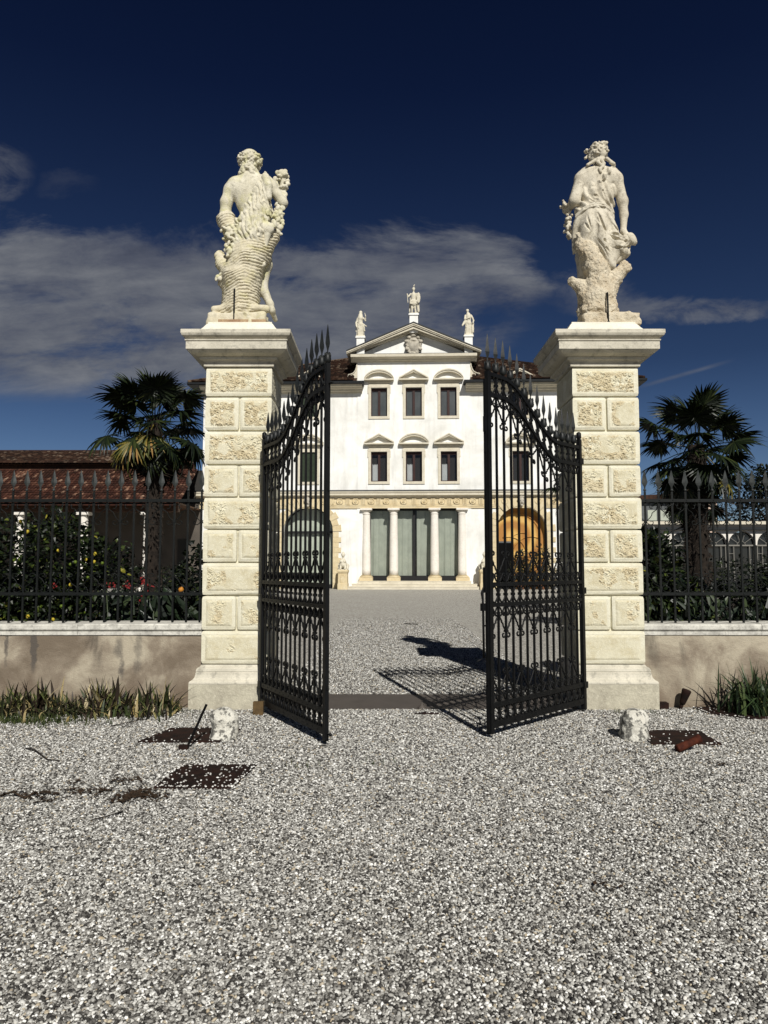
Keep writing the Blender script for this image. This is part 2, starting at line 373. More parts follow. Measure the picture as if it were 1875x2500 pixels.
M['palm_dead'] = leaf_mat('dead_palm_leaf', [(0,(0.008,0.006,0.005)),(0.7,(0.02,0.014,0.010)),(1,(0.07,0.05,0.035))], 0.8, 0.1)
M['palm_trunk'] = simple('fibrous_palm_trunk', (0.028,0.020,0.014), 0.95, 0.6, 12, bmp=0.8, bdist=0.03)
M['bark'] = simple('dark_bark', (0.03,0.022,0.015), 0.9, 0.5, 9, bmp=0.6)
M['grass'] = leaf_mat('grass_blade', [(0,(0.018,0.028,0.008)),(0.7,(0.04,0.06,0.014)),(1,(0.09,0.085,0.03))], 0.6, 0.2)
M['soil'] = simple('garden_soil', (0.035,0.026,0.018), 0.95, 0.5, 3, bmp=0.6)

# ------------------------------------------------------------------ sun and sky
SUN_AZ, SUN_EL = R(14.3), R(38.5)
sd = bpy.data.lights.new('sun', 'SUN'); sd.energy = 5.0; sd.angle = R(0.5); sd.color = (1.0, 0.97, 0.91)
so = bpy.data.objects.new('sun', sd); COL.objects.link(so)
so.rotation_euler = Vector((-math.sin(SUN_AZ)*math.cos(SUN_EL), math.cos(SUN_AZ)*math.cos(SUN_EL), -math.sin(SUN_EL))).to_track_quat('-Z', 'Y').to_euler()
so.location = (20, -60, 60)
w = bpy.data.worlds.new('World'); scene.world = w; w.use_nodes = True
t = NT(w.node_tree); bg = t.n['Background']
sky = t('ShaderNodeTexSky'); sky.sky_type = 'NISHITA'; sky.sun_disc = False; sky.sun_elevation = SUN_EL
sky.sun_rotation = PI-SUN_AZ; sky.air_density = 1.0; sky.dust_density = 0.6; sky.ozone_density = 3.0
tc = t('ShaderNodeTexCoord'); sp = t('ShaderNodeSeparateXYZ'); t.set(sp, 'Vector', tc.outputs['Generated'])
X, Y, Z = sp.outputs
el = Z
hue = t('ShaderNodeHueSaturation'); hue.inputs['Saturation'].default_value = 1.0; t.set(hue, 'Color', sky.outputs[0])
# deep polarised blue: the same sky, darker and denser with height
tint = t.ramp(el, SKY_TINT := [(0.0, (1.2,1.3,1.5)), (0.08, (0.62,0.74,0.98)), (0.26, (0.25,0.32,0.47)), (0.56, (0.085,0.12,0.24)), (1.0, (0.02,0.03,0.07))])
base = t.mix(1.0, hue.outputs[0], tint, 'MULTIPLY')
# cloud bank: coordinates on a flat cloud layer far ahead
yy = t.math('MAXIMUM', Y, 0.05)
u = t.math('DIVIDE', X, yy); vv = t.math('DIVIDE', Z, yy)
cv = t('ShaderNodeCombineXYZ'); t.l.new(u, cv.inputs[0]); t.l.new(t.math('MULTIPLY', vv, 1.9), cv.inputs[1])
nA = t.noise(cv, 3.2, 9, 0.66, 0.5); nB = t.noise(cv, 11.0, 8, 0.68, 0.4)
cvs = t('ShaderNodeMapping'); t.set(cvs, 'Vector', cv.outputs[0]); cvs.inputs['Scale'].default_value = (0.9, 2.1, 1); cvs.inputs['Location'].default_value = (3.1, 1.7, 0)
nC = t.noise(cvs, 3.0, 7, 0.6, 0.3)
# band between a lower and an upper edge that falls away to the right
up = t.ramp(t.math('ADD', t.math('MULTIPLY', u, 0.8), 0.5), [(0.0, (0.49,)*3), (0.12, (0.485,)*3), (0.30, (0.465,)*3), (0.45, (0.475,)*3), (0.60, (0.475,)*3), (0.665, (0.45,)*3), (0.74, (0.36,)*3), (0.80, (0.30,)*3), (1.0, (0.27,)*3)])
up = t.math('ADD', up, t.math('MULTIPLY', t.math('SUBTRACT', nA, 0.5), 0.22))
lowr = t.ramp(t.math('ADD', t.math('MULTIPLY', u, 0.8), 0.5), [(0.0, (0.245,)*3), (0.25, (0.235,)*3), (0.45, (0.24,)*3), (0.62, (0.30,)*3), (0.75, (0.42,)*3), (1.0, (0.6,)*3)])
def sstep(a, b, x):
    mr = t('ShaderNodeMapRange'); mr.interpolation_type = 'SMOOTHSTEP'
    for i, q in ((0, x), (1, a), (2, b)):
        if isinstance(q, bpy.types.NodeSocket): t.l.new(q, mr.inputs[i])
        else: mr.inputs[i].default_value = q
    return mr.outputs[0]
top_f = sstep(0.0, 0.05, t.math('SUBTRACT', up, vv))
bot_f = sstep(-0.02, 0.05, t.math('ADD', t.math('SUBTRACT', vv, lowr), t.math('MULTIPLY', t.math('SUBTRACT', nC, 0.5), 0.12)))
dens = t.math('MULTIPLY', t.math('MULTIPLY', top_f, bot_f), sstep(0.30, 0.50, t.math('ADD', nA, t.math('MULTIPLY', t.math('SUBTRACT', nC, 0.5), 0.55))))
# a thin wisp to the right and a puff far left
def blob(cx, cy, sx, sy, amp, wob=0.03):
    a = t.math('DIVIDE', t.math('SUBTRACT', u, cx), sx); b = t.math('DIVIDE', t.math('SUBTRACT', t.math('ADD', vv, t.math('MULTIPLY', t.math('SUBTRACT', nA, 0.5), wob*4)), cy), sy)
    d2 = t.math('ADD', t.math('MULTIPLY', a, a), t.math('MULTIPLY', b, b))
    return t.math('MULTIPLY', t.math('MULTIPLY', t.math('SUBTRACT', 1.0, sstep(0.0, 1.0, d2)), sstep(0.28, 0.6, nB)), amp)
for bb in ((0.41, 0.362, 0.21, 0.024, 0.75, 0.03), (-0.55, 0.575, 0.065, 0.05, 0.42, 0.05), (-0.445, 0.545, 0.05, 0.03, 0.12, 0.05), (0.30, 0.375, 0.09, 0.03, 0.5, 0.05)):
    dens = t.math('MAXIMUM', dens, blob(*bb))
# vapour trail
line = t.math('ABSOLUTE', t.math('SUBTRACT', vv, t.math('ADD', t.math('MULTIPLY', t.math('SUBTRACT', u, 0.36), 0.29), 0.250)))
tr = t.math('MULTIPLY', t.math('SUBTRACT', 1.0, sstep(0.0, 0.0045, line)), t.math('MULTIPLY', sstep(0.34, 0.38, u), t.math('SUBTRACT', 1.0, sstep(0.44, 0.49, u))))
dens = t.math('MAXIMUM', dens, t.math('MULTIPLY', tr, 0.36))
shade = t.math('ADD', t.math('MULTIPLY', nC, 0.75), t.math('MULTIPLY', nB, 0.35))
ccol = t.ramp(shade, CLOUD := [(0.38, (1.15,1.35,2.0)), (0.49, (1.85,2.05,2.7)), (0.58, (2.7,2.9,3.4)), (0.72, (4.2,4.35,4.7))])
t.l.new(t.mix(t.math('MULTIPLY', dens, 0.93), base, ccol), bg.inputs[0]); bg.inputs[1].default_value = 0.05
vs = scene.view_settings; vs.view_transform = 'Standard'; vs.look = 'None'; vs.exposure = 0.0; vs.gamma = 1.0
# ------------------------------------------------------------------ implicit sculpting
class Field:
    """union of soft capsules and ellipsoids sampled on a grid, turned into one closed surface"""
    def __init__(s, lo, hi, h):
        s.lo = np.array(lo, float); s.h = h
        s.n = np.ceil((np.array(hi)-s.lo)/h).astype(int)+1
        s.d = np.full(s.n, 0.5, np.float32)
    def _sub(s, lo, hi):
        a = np.clip(np.floor((lo-s.lo)/s.h).astype(int), 0, s.n-1); b = np.clip(np.ceil((hi-s.lo)/s.h).astype(int)+1, 1, s.n)
        sl = tuple(slice(a[i], b[i]) for i in range(3))
        ax = [s.lo[i]+np.arange(a[i], b[i])*s.h for i in range(3)]
        X, Y, Z = np.meshgrid(*ax, indexing='ij', sparse=True)
        return sl, X, Y, Z
    def put(s, sl, d, k, sub=False):
        c = s.d[sl]
        if sub:
            d = -d; h = np.clip(0.5+0.5*(c-d)/-k, 0, 1) if k > 0 else None
            s.d[sl] = np.maximum(c, d); return
        if k <= 0: s.d[sl] = np.minimum(c, d); return
        h = np.clip(0.5+0.5*(c-d)/k, 0, 1)
        s.d[sl] = c*(1-h)+d*h-k*h*(1-h)
    def cap(s, p, q, r1, r2, k=0.03, flat=1.0, sub=False):
        """tapered capsule; flat < 1 thins it along y"""
        p = np.array(p, float); q = np.array(q, float); m = max(r1, r2)+0.09
        sl, X, Y, Z = s._sub(np.minimum(p, q)-m, np.maximum(p, q)+m)
        if flat != 1.0:
            yc = None
        d0 = q-p; L = max(float(d0 @ d0), 1e-9)
        t = np.clip(((X-p[0])*d0[0]+(Y-p[1])*d0[1]+(Z-p[2])*d0[2])/L, 0, 1)
        dy = (Y-(p[1]+t*d0[1]))/flat
        d = np.sqrt((X-(p[0]+t*d0[0]))**2+dy**2+(Z-(p[2]+t*d0[2]))**2)-(r1+(r2-r1)*t)
        s.put(sl, d*(flat if flat < 1 else 1.0), k, sub)
    def ell(s, c, r, k=0.03, rot=0.0, sub=False):
        c = np.array(c, float); r = np.array(r, float)
        m = r.max()+0.09; sl, X, Y, Z = s._sub(c-m, c+m)
        x = X-c[0]; z = Z-c[2]; y = Y-c[1]
        if rot: ca, sa = math.cos(rot), math.sin(rot); x, z = x*ca+z*sa, -x*sa+z*ca
        q = np.sqrt((x/r[0])**2+(y/r[1])**2+(z/r[2])**2)
        q2 = np.sqrt((x/r[0]**2)**2+(y/r[1]**2)**2+(z/r[2]**2)**2)+1e-6
        s.put(sl, q*(q-1)/q2, k, sub)
    def box(s, lo, hi, rd=0.02, k=0.02):
        lo = np.array(lo); hi = np.array(hi); c = (lo+hi)/2; b = (hi-lo)/2-rd
        sl, X, Y, Z = s._sub(lo-0.08, hi+0.08)
        qx, qy, qz = np.abs(X-c[0])-b[0], np.abs(Y-c[1])-b[1], np.abs(Z-c[2])-b[2]
        d = np.sqrt(np.maximum(qx,0)**2+np.maximum(qy,0)**2+np.maximum(qz,0)**2)+np.minimum(np.maximum(np.maximum(qx,qy),qz),0)-rd
        s.put(sl, d, k)
    def grid(s):
        ax = [s.lo[i]+np.arange(s.n[i])*s.h for i in range(3)]
        return np.meshgrid(*ax, indexing='ij', sparse=True)
    def surface(s):
        return surface_nets(s.d, s.lo, s.h)

def vnoise(P, seed=0):
    """smooth value noise on arrays X,Y,Z (broadcastable) in -1..1"""
    X, Y, Z = np.broadcast_arrays(*P)
    rg = np.random.default_rng(seed); T = rg.random((32,32,32)).astype(np.float32)*2-1
    xi = np.floor(X).astype(int); yi = np.floor(Y).astype(int); zi = np.floor(Z).astype(int)
    fx = X-xi; fy = Y-yi; fz = Z-zi
    fx = fx*fx*(3-2*fx); fy = fy*fy*(3-2*fy); fz = fz*fz*(3-2*fz)
    g = lambda a,b,c: T[(xi+a) & 31, (yi+b) & 31, (zi+c) & 31]
    x00 = g(0,0,0)*(1-fx)+g(1,0,0)*fx; x10 = g(0,1,0)*(1-fx)+g(1,1,0)*fx
    x01 = g(0,0,1)*(1-fx)+g(1,0,1)*fx; x11 = g(0,1,1)*(1-fx)+g(1,1,1)*fx
    return (x00*(1-fy)+x10*fy)*(1-fz)+(x01*(1-fy)+x11*fy)*fz

def surface_nets(d, lo, h):
    s = d < 0
    nx, ny, nz = d.shape
    c = [d[i:nx-1+i, j:ny-1+j, k:nz-1+k] for i in (0,1) for j in (0,1) for k in (0,1)]
    sc = [x < 0 for x in c]
    cnt = sum(x.astype(np.int8) for x in sc)
    act = (cnt > 0) & (cnt < 8)
    idx = -np.ones(act.shape, np.int32); I, J, K = np.nonzero(act); idx[I,J,K] = np.arange(len(I))
    pos = np.zeros((len(I), 3)); wt = np.zeros(len(I))
    off = [(i,j,k) for i in (0,1) for j in (0,1) for k in (0,1)]
    cv = [x[I,J,K] for x in c]
    for a in range(8):
        for b in range(a+1, 8):
            if sum(abs(off[a][q]-off[b][q]) for q in range(3)) != 1: continue
            m = (cv[a] < 0) != (cv[b] < 0)
            t = np.where(m, cv[a]/np.where(m, cv[a]-cv[b], 1), 0)
            for q in range(3): pos[:, q] += np.where(m, off[a][q]+t*(off[b][q]-off[a][q]), 0)
            wt += m
    pos /= wt[:, None]
    V = np.stack([I,J,K], 1)+pos; V = V*h+np.array(lo)
    Fs = []
    for ax in range(3):
        sl0 = [slice(None)]*3; sl1 = [slice(None)]*3
        sl0[ax] = slice(0, -1); sl1[ax] = slice(1, None)
        a = s[tuple(sl0)]; b = s[tuple(sl1)]
        ch = a != b
        u, w = [(1,2),(2,0),(0,1)][ax]
        E = np.argwhere(ch)
        ok = (E[:,u] > 0) & (E[:,w] > 0) & (E[:,u] < d.shape[u]-1) & (E[:,w] < d.shape[w]-1)
        E = E[ok]
        def cell(du, dw):
            q = E.copy(); q[:,u] -= du; q[:,w] -= dw; return idx[q[:,0], q[:,1], q[:,2]]
        quad = np.stack([cell(1,1), cell(0,1), cell(0,0), cell(1,0)], 1)
        inside = a[E[:,0],E[:,1],E[:,2]]
        quad[~inside] = quad[~inside][:, ::-1]
        Fs.append(quad)
    Fq = np.concatenate(Fs); Fq = Fq[(Fq >= 0).all(1)]
    return V, Fq

def smin(a, b, k):
    h = np.clip(0.5+0.5*(a-b)/k, 0, 1); return a*(1-h)+b*h-k*h*(1-h)

# ---- the two gate statues, seen from behind; coordinates measured on the photograph at the statue's own depth
SD = 8.89
def make_conv(ox, oy, sc):
    def w(cx, cy, dy=0.0):
        p = at(ox+cx/sc, oy+cy/sc, SD); return (p[0], SD+dy, p[2])
    return w
PXM = 0.001155      # metres per crop pixel at the statue

def statue_bearded():
    W = make_conv(440, 330, 4.425); k = PXM
    r = lambda v: v*k
    lo = W(330, 2040); hi = W(1200, 120)
    LO = (lo[0], SD-0.36, lo[2]); HI = (hi[0], SD+0.36, hi[2]); LO = (LO[0], LO[1], 4.455); h = 0.0066
    f = Field(LO, HI, h)          # flesh
    E = lambda x,y,dy,rx,ry,rz,kk=0.05,rot=0: f.ell(W(x,y,dy), (r(rx),r(ry),r(rz)), kk, rot)
    C = lambda x,y,dy,x2,y2,dy2,r1,r2,kk=0.03: f.cap(W(x,y,dy), W(x2,y2,dy2), r(r1), r(r2), kk)
    # trunk of the body
    E(700,600,0,190,105,135); E(870,570,.0,150,100,120); E(760,720,0,160,98,150); E(770,860,0.01,125,92,130); E(800,1000,0.02,150,110,130)
    E(650,560,-.035,85,50,100,.06,.35); E(860,560,-.035,80,50,95,.06,-.3)      # shoulder blades
    C(800,450,0,735,500,0,60,80,.06); C(745,330,.02,748,470,0,58,80,.05)
    # left arm
    C(590,545,0,545,600,0,80,74,.06); C(548,590,0,500,730,-.01,70,62); C(500,730,-.01,488,850,0,62,58); C(488,850,0,600,905,.17,55,38)
    # right arm, raised forearm holding the grapes
    C(930,520,0,985,560,0,78,66,.06); C(985,560,0,1105,725,.02,62,52); C(1105,725,.02,1095,590,.17,52,34); E(1090,560,.18,36,30,42,.02)
    # legs
    C(840,1060,.1,900,1360,.13,115,80); C(890,1350,.13,850,1640,.12,80,66); C(850,1560,.12,955,1790,.12,62,36); C(955,1790,.12,975,1860,.12,38,34); C(975,1860,.12,1000,1930,.22,30,24)
    # head
    E(752,262,.02,108,118,112,.02); E(735,300,.06,95,100,95,.03)
    E(750,330,.16,20,24,26,.02)                                  # nose, on the far side
    E(750,395,.13,60,50,70,.03)                                  # beard
    g = Field(LO, HI, h)          # hair, grapes, leaves: clusters
    rg = random.Random(3)
    def lump(x, y, dy, rr, kk=0.004): g.ell(W(x,y,dy), (r(rr),r(rr),r(rr*rg.uniform(.7,1.1))), kk)
    for i in range(150):
        a = rg.uniform(0, 2*PI); yy = rg.uniform(225, 350)
        q = math.sqrt(max(0, 1-((yy-262)/125)**2)); rx = 118*q+8
        lump(752+rx*math.cos(a), yy, .02+k*112*q*math.sin(a), rg.uniform(10, 19))
    for i in range(60):
        a = rg.uniform(PI*1.0, PI*2.0); yy = rg.uniform(350, 450); rx = 66+max(0, yy-360)*.5
        lump(742+rx*math.cos(a), yy, k*78*math.sin(a), rg.uniform(14, 24), .008)
    for i in range(60):
        a = rg.uniform(0, 2*PI); yy = rg.uniform(325, 520); q = math.sqrt(max(0, 1-((yy-420)/112)**2))
        lump(1085+68*q*math.cos(a)*rg.uniform(.7,1), yy, .17+k*55*q*math.sin(a), rg.uniform(15, 24))
    g.cap(W(1080,340,.17), W(1095,560,.18), r(48), r(30), .01)
    for x,y in ((1040,340),(1010,410),(1015,460),(1110,330),(1060,540),(1110,570),(1080,590)):
        g.ell(W(x,y,.15), (r(30),r(16),r(38)), .004, rg.uniform(-1,1))
    # foliage clumps on the stump
    for cx, cy, sx, sy, dy, nn in ((1060,880,62,115,-.02,46),(1080,1010,40,70,.0,18),(590,1110,95,90,-.12,50),(640,1210,80,80,-.15,36),(560,1310,45,55,-.14,16),(440,1560,35,40,-.05,10),(900,1420,40,40,-.06,12)):
        for i in range(nn):
            u, v = rg.gauss(0, .5), rg.gauss(0, .5)
            g.ell(W(cx+u*sx, cy+v*sy, dy-rg.uniform(0,.04)), (r(rg.uniform(12,30)), r(16), r(rg.uniform(12,36))), .006, rg.uniform(-1.5,1.5))
    # ribbed tree stump
    s = Field(LO, HI, h)
    S = lambda x,y,dy,x2,y2,dy2,r1,r2,kk=0.05: s.cap(W(x,y,dy), W(x2,y2,dy2), r(r1), r(r2), kk)
    S(655,1900,0,660,1780,0,205,185,.06); S(660,1780,0,665,1560,-.01,185,200,.06); S(665,1560,-.01,740,1330,-.02,200,190,.06)
    S(740,1330,-.02,800,1180,-.02,185,165,.06); S(840,1250,0,985,1100,.02,120,78,.06); S(860,1300,.0,930,1130,-.02,120,70,.06)
    S(600,1560,-.02,470,1400,-.02,110,78,.05); S(470,1400,-.02,425,1320,-.02,78,55,.03)
    S(560,1700,0,455,1590,0,80,46,.04)
    S(690,1300,-.04,590,1120,-.03,120,100,.05); S(590,1120,-.03,500,930,-.02,100,92,.03); s.ell(W(495,900,-.02), (r(98),r(90),r(52)), .02, .25)
    X, Y, Z = s.grid()
    zc = (Z-lo[2])
    wob = vnoise((X*6, Y*6, Z*4), 1)*0.030+vnoise((X*16, Y*16, Z*12), 12)*0.010+vnoise((X*34, Y*34, Z*24), 2)*0.006-0.18*(X-W(660,0)[0])
    ph = (zc+wob+0.16*np.abs(X-W(700,0)[0]))*(2*PI/0.037)
    s.d = s.d+(np.abs(np.sin(ph/2))**0.7*-0.019*(0.8+0.8*vnoise((X*9,Y*9,Z*13),4))+0.009).astype(np.float32)+(vnoise((X*40,Y*40,Z*40),3)*0.003).astype(np.float32)
    # plinth under the stump
    s.box((W(372,0)[0], SD-.27, 4.45), (W(975,0)[0], SD+.27, at(600, 330+1905/4.425, SD-.27)[2]), .03, .03)
    s.d += (vnoise((X*15,Y*15,Z*15),8)*0.026*(Z < W(0,1900)[2])).astype(np.float32); s.cap(W(400,1930,-.15), W(560,1890,-.12), .045, .03, .04); s.cap(W(800,1900,-.12), W(950,1925,-.15), .04, .05, .04)
    # goatskin over the right shoulder
    c = Field(LO, HI, h)
    c.cap(W(905,475,-.06), W(880,640,-.085), .052, .10, .03, .62); c.cap(W(880,640,-.085), W(845,860,-.085), .10, .165, .04, .62)
    c.cap(W(845,860,-.085), W(800,1010,-.10), .165, .17, .04, .62); c.cap(W(800,1010,-.11), W(785,1130,-.155), .165, .13, .04, .62); c.cap(W(785,1130,-.155), W(800,1245,-.17), .13, .035, .04, .62)
    c.cap(W(700,985,-.07), W(640,975,-.10), .06, .055, .03)
    X, Y, Z = c.grid()
    q_ = (X+0.25*Z)*105+vnoise((X*14,Y*14,Z*13),5)*5.0
    wv = -np.abs(np.sin(q_/2))**0.7*0.019+0.010+vnoise((X*34,Y*34,Z*26),6)*0.009
    c.d = c.d+wv.astype(np.float32)
    # the skin stops at a slanting edge that leaves the back bare
    x0, z0 = W(905,450)[0], W(0,450)[2]; x1, z1 = W(655,930)[0], W(0,930)[2]
    nx, nz = (z1-z0), -(x1-x0); L = math.hypot(nx, nz); nx /= L; nz /= L
    side = (X-x0)*nx+(Z-z0)*nz
    if ((W(1000,800)[0]-x0)*nx+(W(0,800)[2]-z0)*nz) > 0: side = -side
    above = Z > z1-0.02
    c.d = np.where(above, np.maximum(c.d, side.astype(np.float32)), c.d)
    # paw hanging from the shoulder
    c.cap(W(935,500,-.10), W(965,600,-.125), .05, .055, .012); c.cap(W(965,600,-.125), W(968,690,-.12), .055, .042, .01); c.cap(W(968,690,-.12), W(970,725,-.12), .045, .042, .006)
    # smooth curl (shell shape) right of the skin
    c.ell(W(960,1060,-.13), (r(72),r(52),r(70)), .012, -.5); c.cap(W(960,1080,-.12), W(945,1240,-.13), r(52), r(14), .012); c.ell(W(1030,1000,-.11), (r(30),r(30),r(52)), .01, .3)
    tag_ = s.d < np.minimum(np.minimum(f.d, c.d), g.d)
    d = smin(f.d, s.d, 0.012); d = smin(d, c.d, 0.006); d = smin(d, g.d, 0.006)
    return d, LO, h, W, tag_

def statue_draped():
    W = make_conv(1320, 320, 4.425); k = PXM; r = lambda v: v*k
    lo = W(235, 2060); hi = W(1010, 90)
    LO = (lo[0], SD-0.36, lo[2]); HI = (hi[0], SD+0.36, hi[2]); LO = (LO[0], LO[1], 4.455); h = 0.0066
    f = Field(LO, HI, h)
    E = lambda x,y,dy,rx,ry,rz,kk=0.05,rot=0: f.ell(W(x,y,dy), (r(rx),r(ry),r(rz)), kk, rot)
    C = lambda x,y,dy,x2,y2,dy2,r1,r2,kk=0.03: f.cap(W(x,y,dy), W(x2,y2,dy2), r(r1), r(r2), kk)
    E(620,510,0,195,95,110,.06); E(610,640,0,165,92,140,.06); E(590,800,0,135,88,130,.06)
    E(540,520,-.035,75,45,90,.06,.25); E(710,500,-.035,75,45,85,.06,-.25)
    C(630,330,0,622,430,0,52,72,.06)
    C(490,470,0,440,520,0,74,72,.06); C(440,520,0,372,720,-.02,68,60,.04); E(362,760,-.02,58,56,58,.03); C(362,770,-.02,320,790,.16,54,36); E(310,775,.18,36,34,36)
    C(770,470,0,815,520,0,72,68,.06); C(815,520,0,885,760,0,66,54,.04); C(885,760,0,902,900,.01,52,44,.04); C(902,900,.01,893,1085,.0,42,30); C(893,1085,0,935,1140,-.01,34,30,.02); C(925,1130,-.01,962,1185,-.02,26,18,.015)
    C(905,1110,0,900,1150,-.02,14,11,.01)
    # head turned to the left
    E(632,215,.02,82,95,92,.02); E(585,240,.03,62,74,80,.03); E(548,262,.03,26,24,18,.02); E(575,300,.03,42,44,36,.03)
    g = Field(LO, HI, h); rg = random.Random(5)
    for i in range(120):
        a = rg.uniform(0, 2*PI); yy = rg.uniform(150, 270); q = math.sqrt(max(0, 1-((yy-215)/105)**2))
        X_ = 628+92*q*math.cos(a)
        g.ell(W(X_, yy, .02+k*95*q*math.sin(a)), (r(rg.uniform(10,20)), r(15), r(rg.uniform(9,16))), .004, rg.uniform(-1,1))
    for i in range(26):
        a = rg.uniform(-.6, 3.7)
        g.ell(W(625+100*math.cos(a), 205-62*math.sin(a), rg.uniform(-.07,.1)), (r(rg.uniform(12,24)), r(14), r(rg.uniform(10,20))), .004, rg.uniform(-1.5,1.5))
    for i in range(14): g.ell(W(rg.uniform(490,560), rg.uniform(190,290), rg.uniform(0,.08)), (r(18),r(16),r(16)), .004, rg.uniform(-1,1))
    g.ell(W(655,275,-.06), (r(40),r(34),r(40)), .02); g.ell(W(640,335,-.05), (r(48),r(36),r(36)), .02)
    for (x1,y1),(x2,y2) in (((600,340),(480,415)),((690,340),(745,385)),((735,385),(765,400)),((630,350),(655,400)),((655,400),(640,440)),((640,440),(610,465)),((610,465),(618,495)),((605,350),(595,385)),((595,385),(620,410))):
        g.cap(W(x1,y1,-.085-.00022*(y1-330)), W(x2,y2,-.085-.00022*(y2-330)), r(21), r(16), .005)
    for cx, cy, n_, sx, sy in ((275,765,12,26,30),(320,930,26,36,70),(310,1030,22,32,60),(330,1110,10,20,40)):
        for i in range(n_): g.ell(W(cx+rg.gauss(0,.5)*sx, cy+rg.gauss(0,.5)*sy, .08+rg.uniform(-.05,.06)), (r(rg.uniform(12,26)), r(18), r(rg.uniform(12,22))), .006, rg.uniform(-1,1))
    c = Field(LO, HI, h)
    # bodice
    c.ell(W(610,690,-.005), (r(178),r(108),r(170)), .04); c.cap(W(590,800,0), W(560,870,0), .165, .20, .04, .72)
    c.cap(W(740,640,0), W(770,940,.01), .07, .022, .03)
    c.cap(W(762,405,-.07), W(700,490,-.105), .022, .026, .006); c.cap(W(700,490,-.105), W(620,600,-.122), .026, .016, .006)
    # skirt
    c.cap(W(565,900,0), W(585,1020,0), .20, .235, .04, .75); c.cap(W(585,1020,0), W(640,1200,-.01), .235, .235, .05, .75)
    c.cap(W(640,1200,-.01), W(740,1360,-.03), .215, .16, .05, .75); c.cap(W(740,1360,-.03), W(735,1440,-.04), .12, .055, .04)
    c.cap(W(720,1190,-.03), W(935,1205,-.03), .15, .075, .04, .8); c.cap(W(740,1310,-.04), W(915,1275,-.03), .16, .07, .04, .8); c.cap(W(690,1290,-.06), W(742,1450,-.09), .15, .045, .04, .7); c.ell(W(945,1195,-.03), (r(42),r(46),r(62)), .02)
    c.cap(W(430,1000,.02), W(440,1350,.06), .085, .07, .04); c.cap(W(440,1350,.08), W(500,1620,.1), .08, .055, .04)
    X, Y, Z = c.grid()
    nz_ = vnoise((X*5,Y*5,Z*5),11)
    # skirt folds run down and sweep to the right
    x0, z0 = W(560,880)[0], W(0,880)[2]
    ang = np.arctan2(X-x0+0.06, -(Z-z0)+0.30)
    rad = np.sqrt((X-x0)**2+(Z-z0)**2)
    fold = np.sin(ang*24+nz_*2.4)
    fold = np.sign(fold)*np.abs(fold)**0.7
    belt = W(0,900)[2]
    amp = np.clip((belt-Z)/0.25, 0, 1)*0.022+0.003
    low = (Z < belt)
    xb = W(600,860)[0]; fold2 = np.sin(((X-xb)*1.0+(Z-belt)*0.45)*62+nz_*3.2)
    c.d = c.d+np.where(low, fold*amp, fold2*0.013).astype(np.float32)
    sw = np.clip((X-W(720,0)[0])/0.1, 0, 1)*np.clip((W(0,1120)[2]-Z)/0.05, 0, 1)
    hx_, hz_ = W(985,1150)[0], W(0,1150)[2]; fa = np.arctan2(hz_-Z, hx_-X); fo = np.sin(fa*13+nz_*1.2); sw = sw*np.clip((np.sqrt((X-hx_)**2+(Z-hz_)**2)-.05)/.08, 0, 1); c.d += (-np.abs(fo)**.6*0.018*sw+.009*sw).astype(np.float32)
    # deep folds in the bodice
    for p_, q_ in (((470,740),(590,760)),((500,790),(560,835)),((440,690),(560,640)),((690,620),(760,850)),((640,700),(700,850))):
        c.cap(W(*p_,-.13), W(*q_,-.135), .014, .024, 0, 1.0, True)
    for ch, r_ in ((((400,960),(440,1060),(520,1180),(620,1310),(690,1430)),.011),(((515,900),(545,990),(600,1080)),.010),(((612,895),(680,1000),(790,1125)),.011),(((570,960),(640,1130),(760,1230),(900,1215)),.012),
                    (((690,1165),(780,1180),(880,1185)),.011),(((640,1250),(740,1320),(860,1310),(940,1270)),.012),(((660,1330),(740,1400),(850,1380)),.011),(((455,905),(470,1020),(500,1120)),.009),
                    (((690,590),(730,700),(765,860)),.010),(((600,680),(650,770),(700,850)),.011),(((450,720),(520,690),(570,640)),.010),(((470,770),(560,770),(590,745)),.012)):
        for p_, q_ in zip(ch, ch[1:]):
            sd_ = lambda u: -.212+.35*((u-600)*PXM)**2*3
            c.cap(W(p_[0],p_[1],sd_(p_[0])), W(q_[0],q_[1],sd_(q_[0])), r_*1.5, r_*1.6, 0.010, 2.3, True)
    # belt
    b = Field(LO, HI, h)
    for dy_, y_ in ((-.006,0),(-.006,22)):
        pts = [(365,935+y_),(430,888+y_),(500,862+y_),(580,848+y_),(660,855+y_),(715,880+y_),(748,915+y_)]
        for p_, q_ in zip(pts, pts[1:]):
            def dd(x): u = (x-565)/215; return -(0.158*math.sqrt(max(0,1-u*u)))+dy_
            b.cap(W(p_[0],p_[1],dd(p_[0])), W(q_[0],q_[1],dd(q_[0])), .012, .012, .004)
    # bark stump with three stubs
    s = Field(LO, HI, h)
    S = lambda x,y,dy,x2,y2,dy2,r1,r2,kk=0.05: s.cap(W(x,y,dy), W(x2,y2,dy2), r(r1), r(r2), kk)
    S(610,1930,0,600,1850,-.02,215,185,.08); S(600,1850,-.02,620,1700,-.03,175,148,.06); S(620,1700,-.03,600,1520,-.05,135,120,.05)
    S(600,1520,-.05,500,1330,-.05,118,100,.05); S(500,1330,-.05,430,1250,-.05,98,70,.04); S(450,1290,-.06,388,1120,-.05,60,18,.03)
    S(560,1480,-.05,650,1480,-.06,100,70,.05)
    S(520,1800,-.01,420,1680,-.01,100,66,.05); S(420,1680,-.01,335,1630,-.01,62,44,.03)
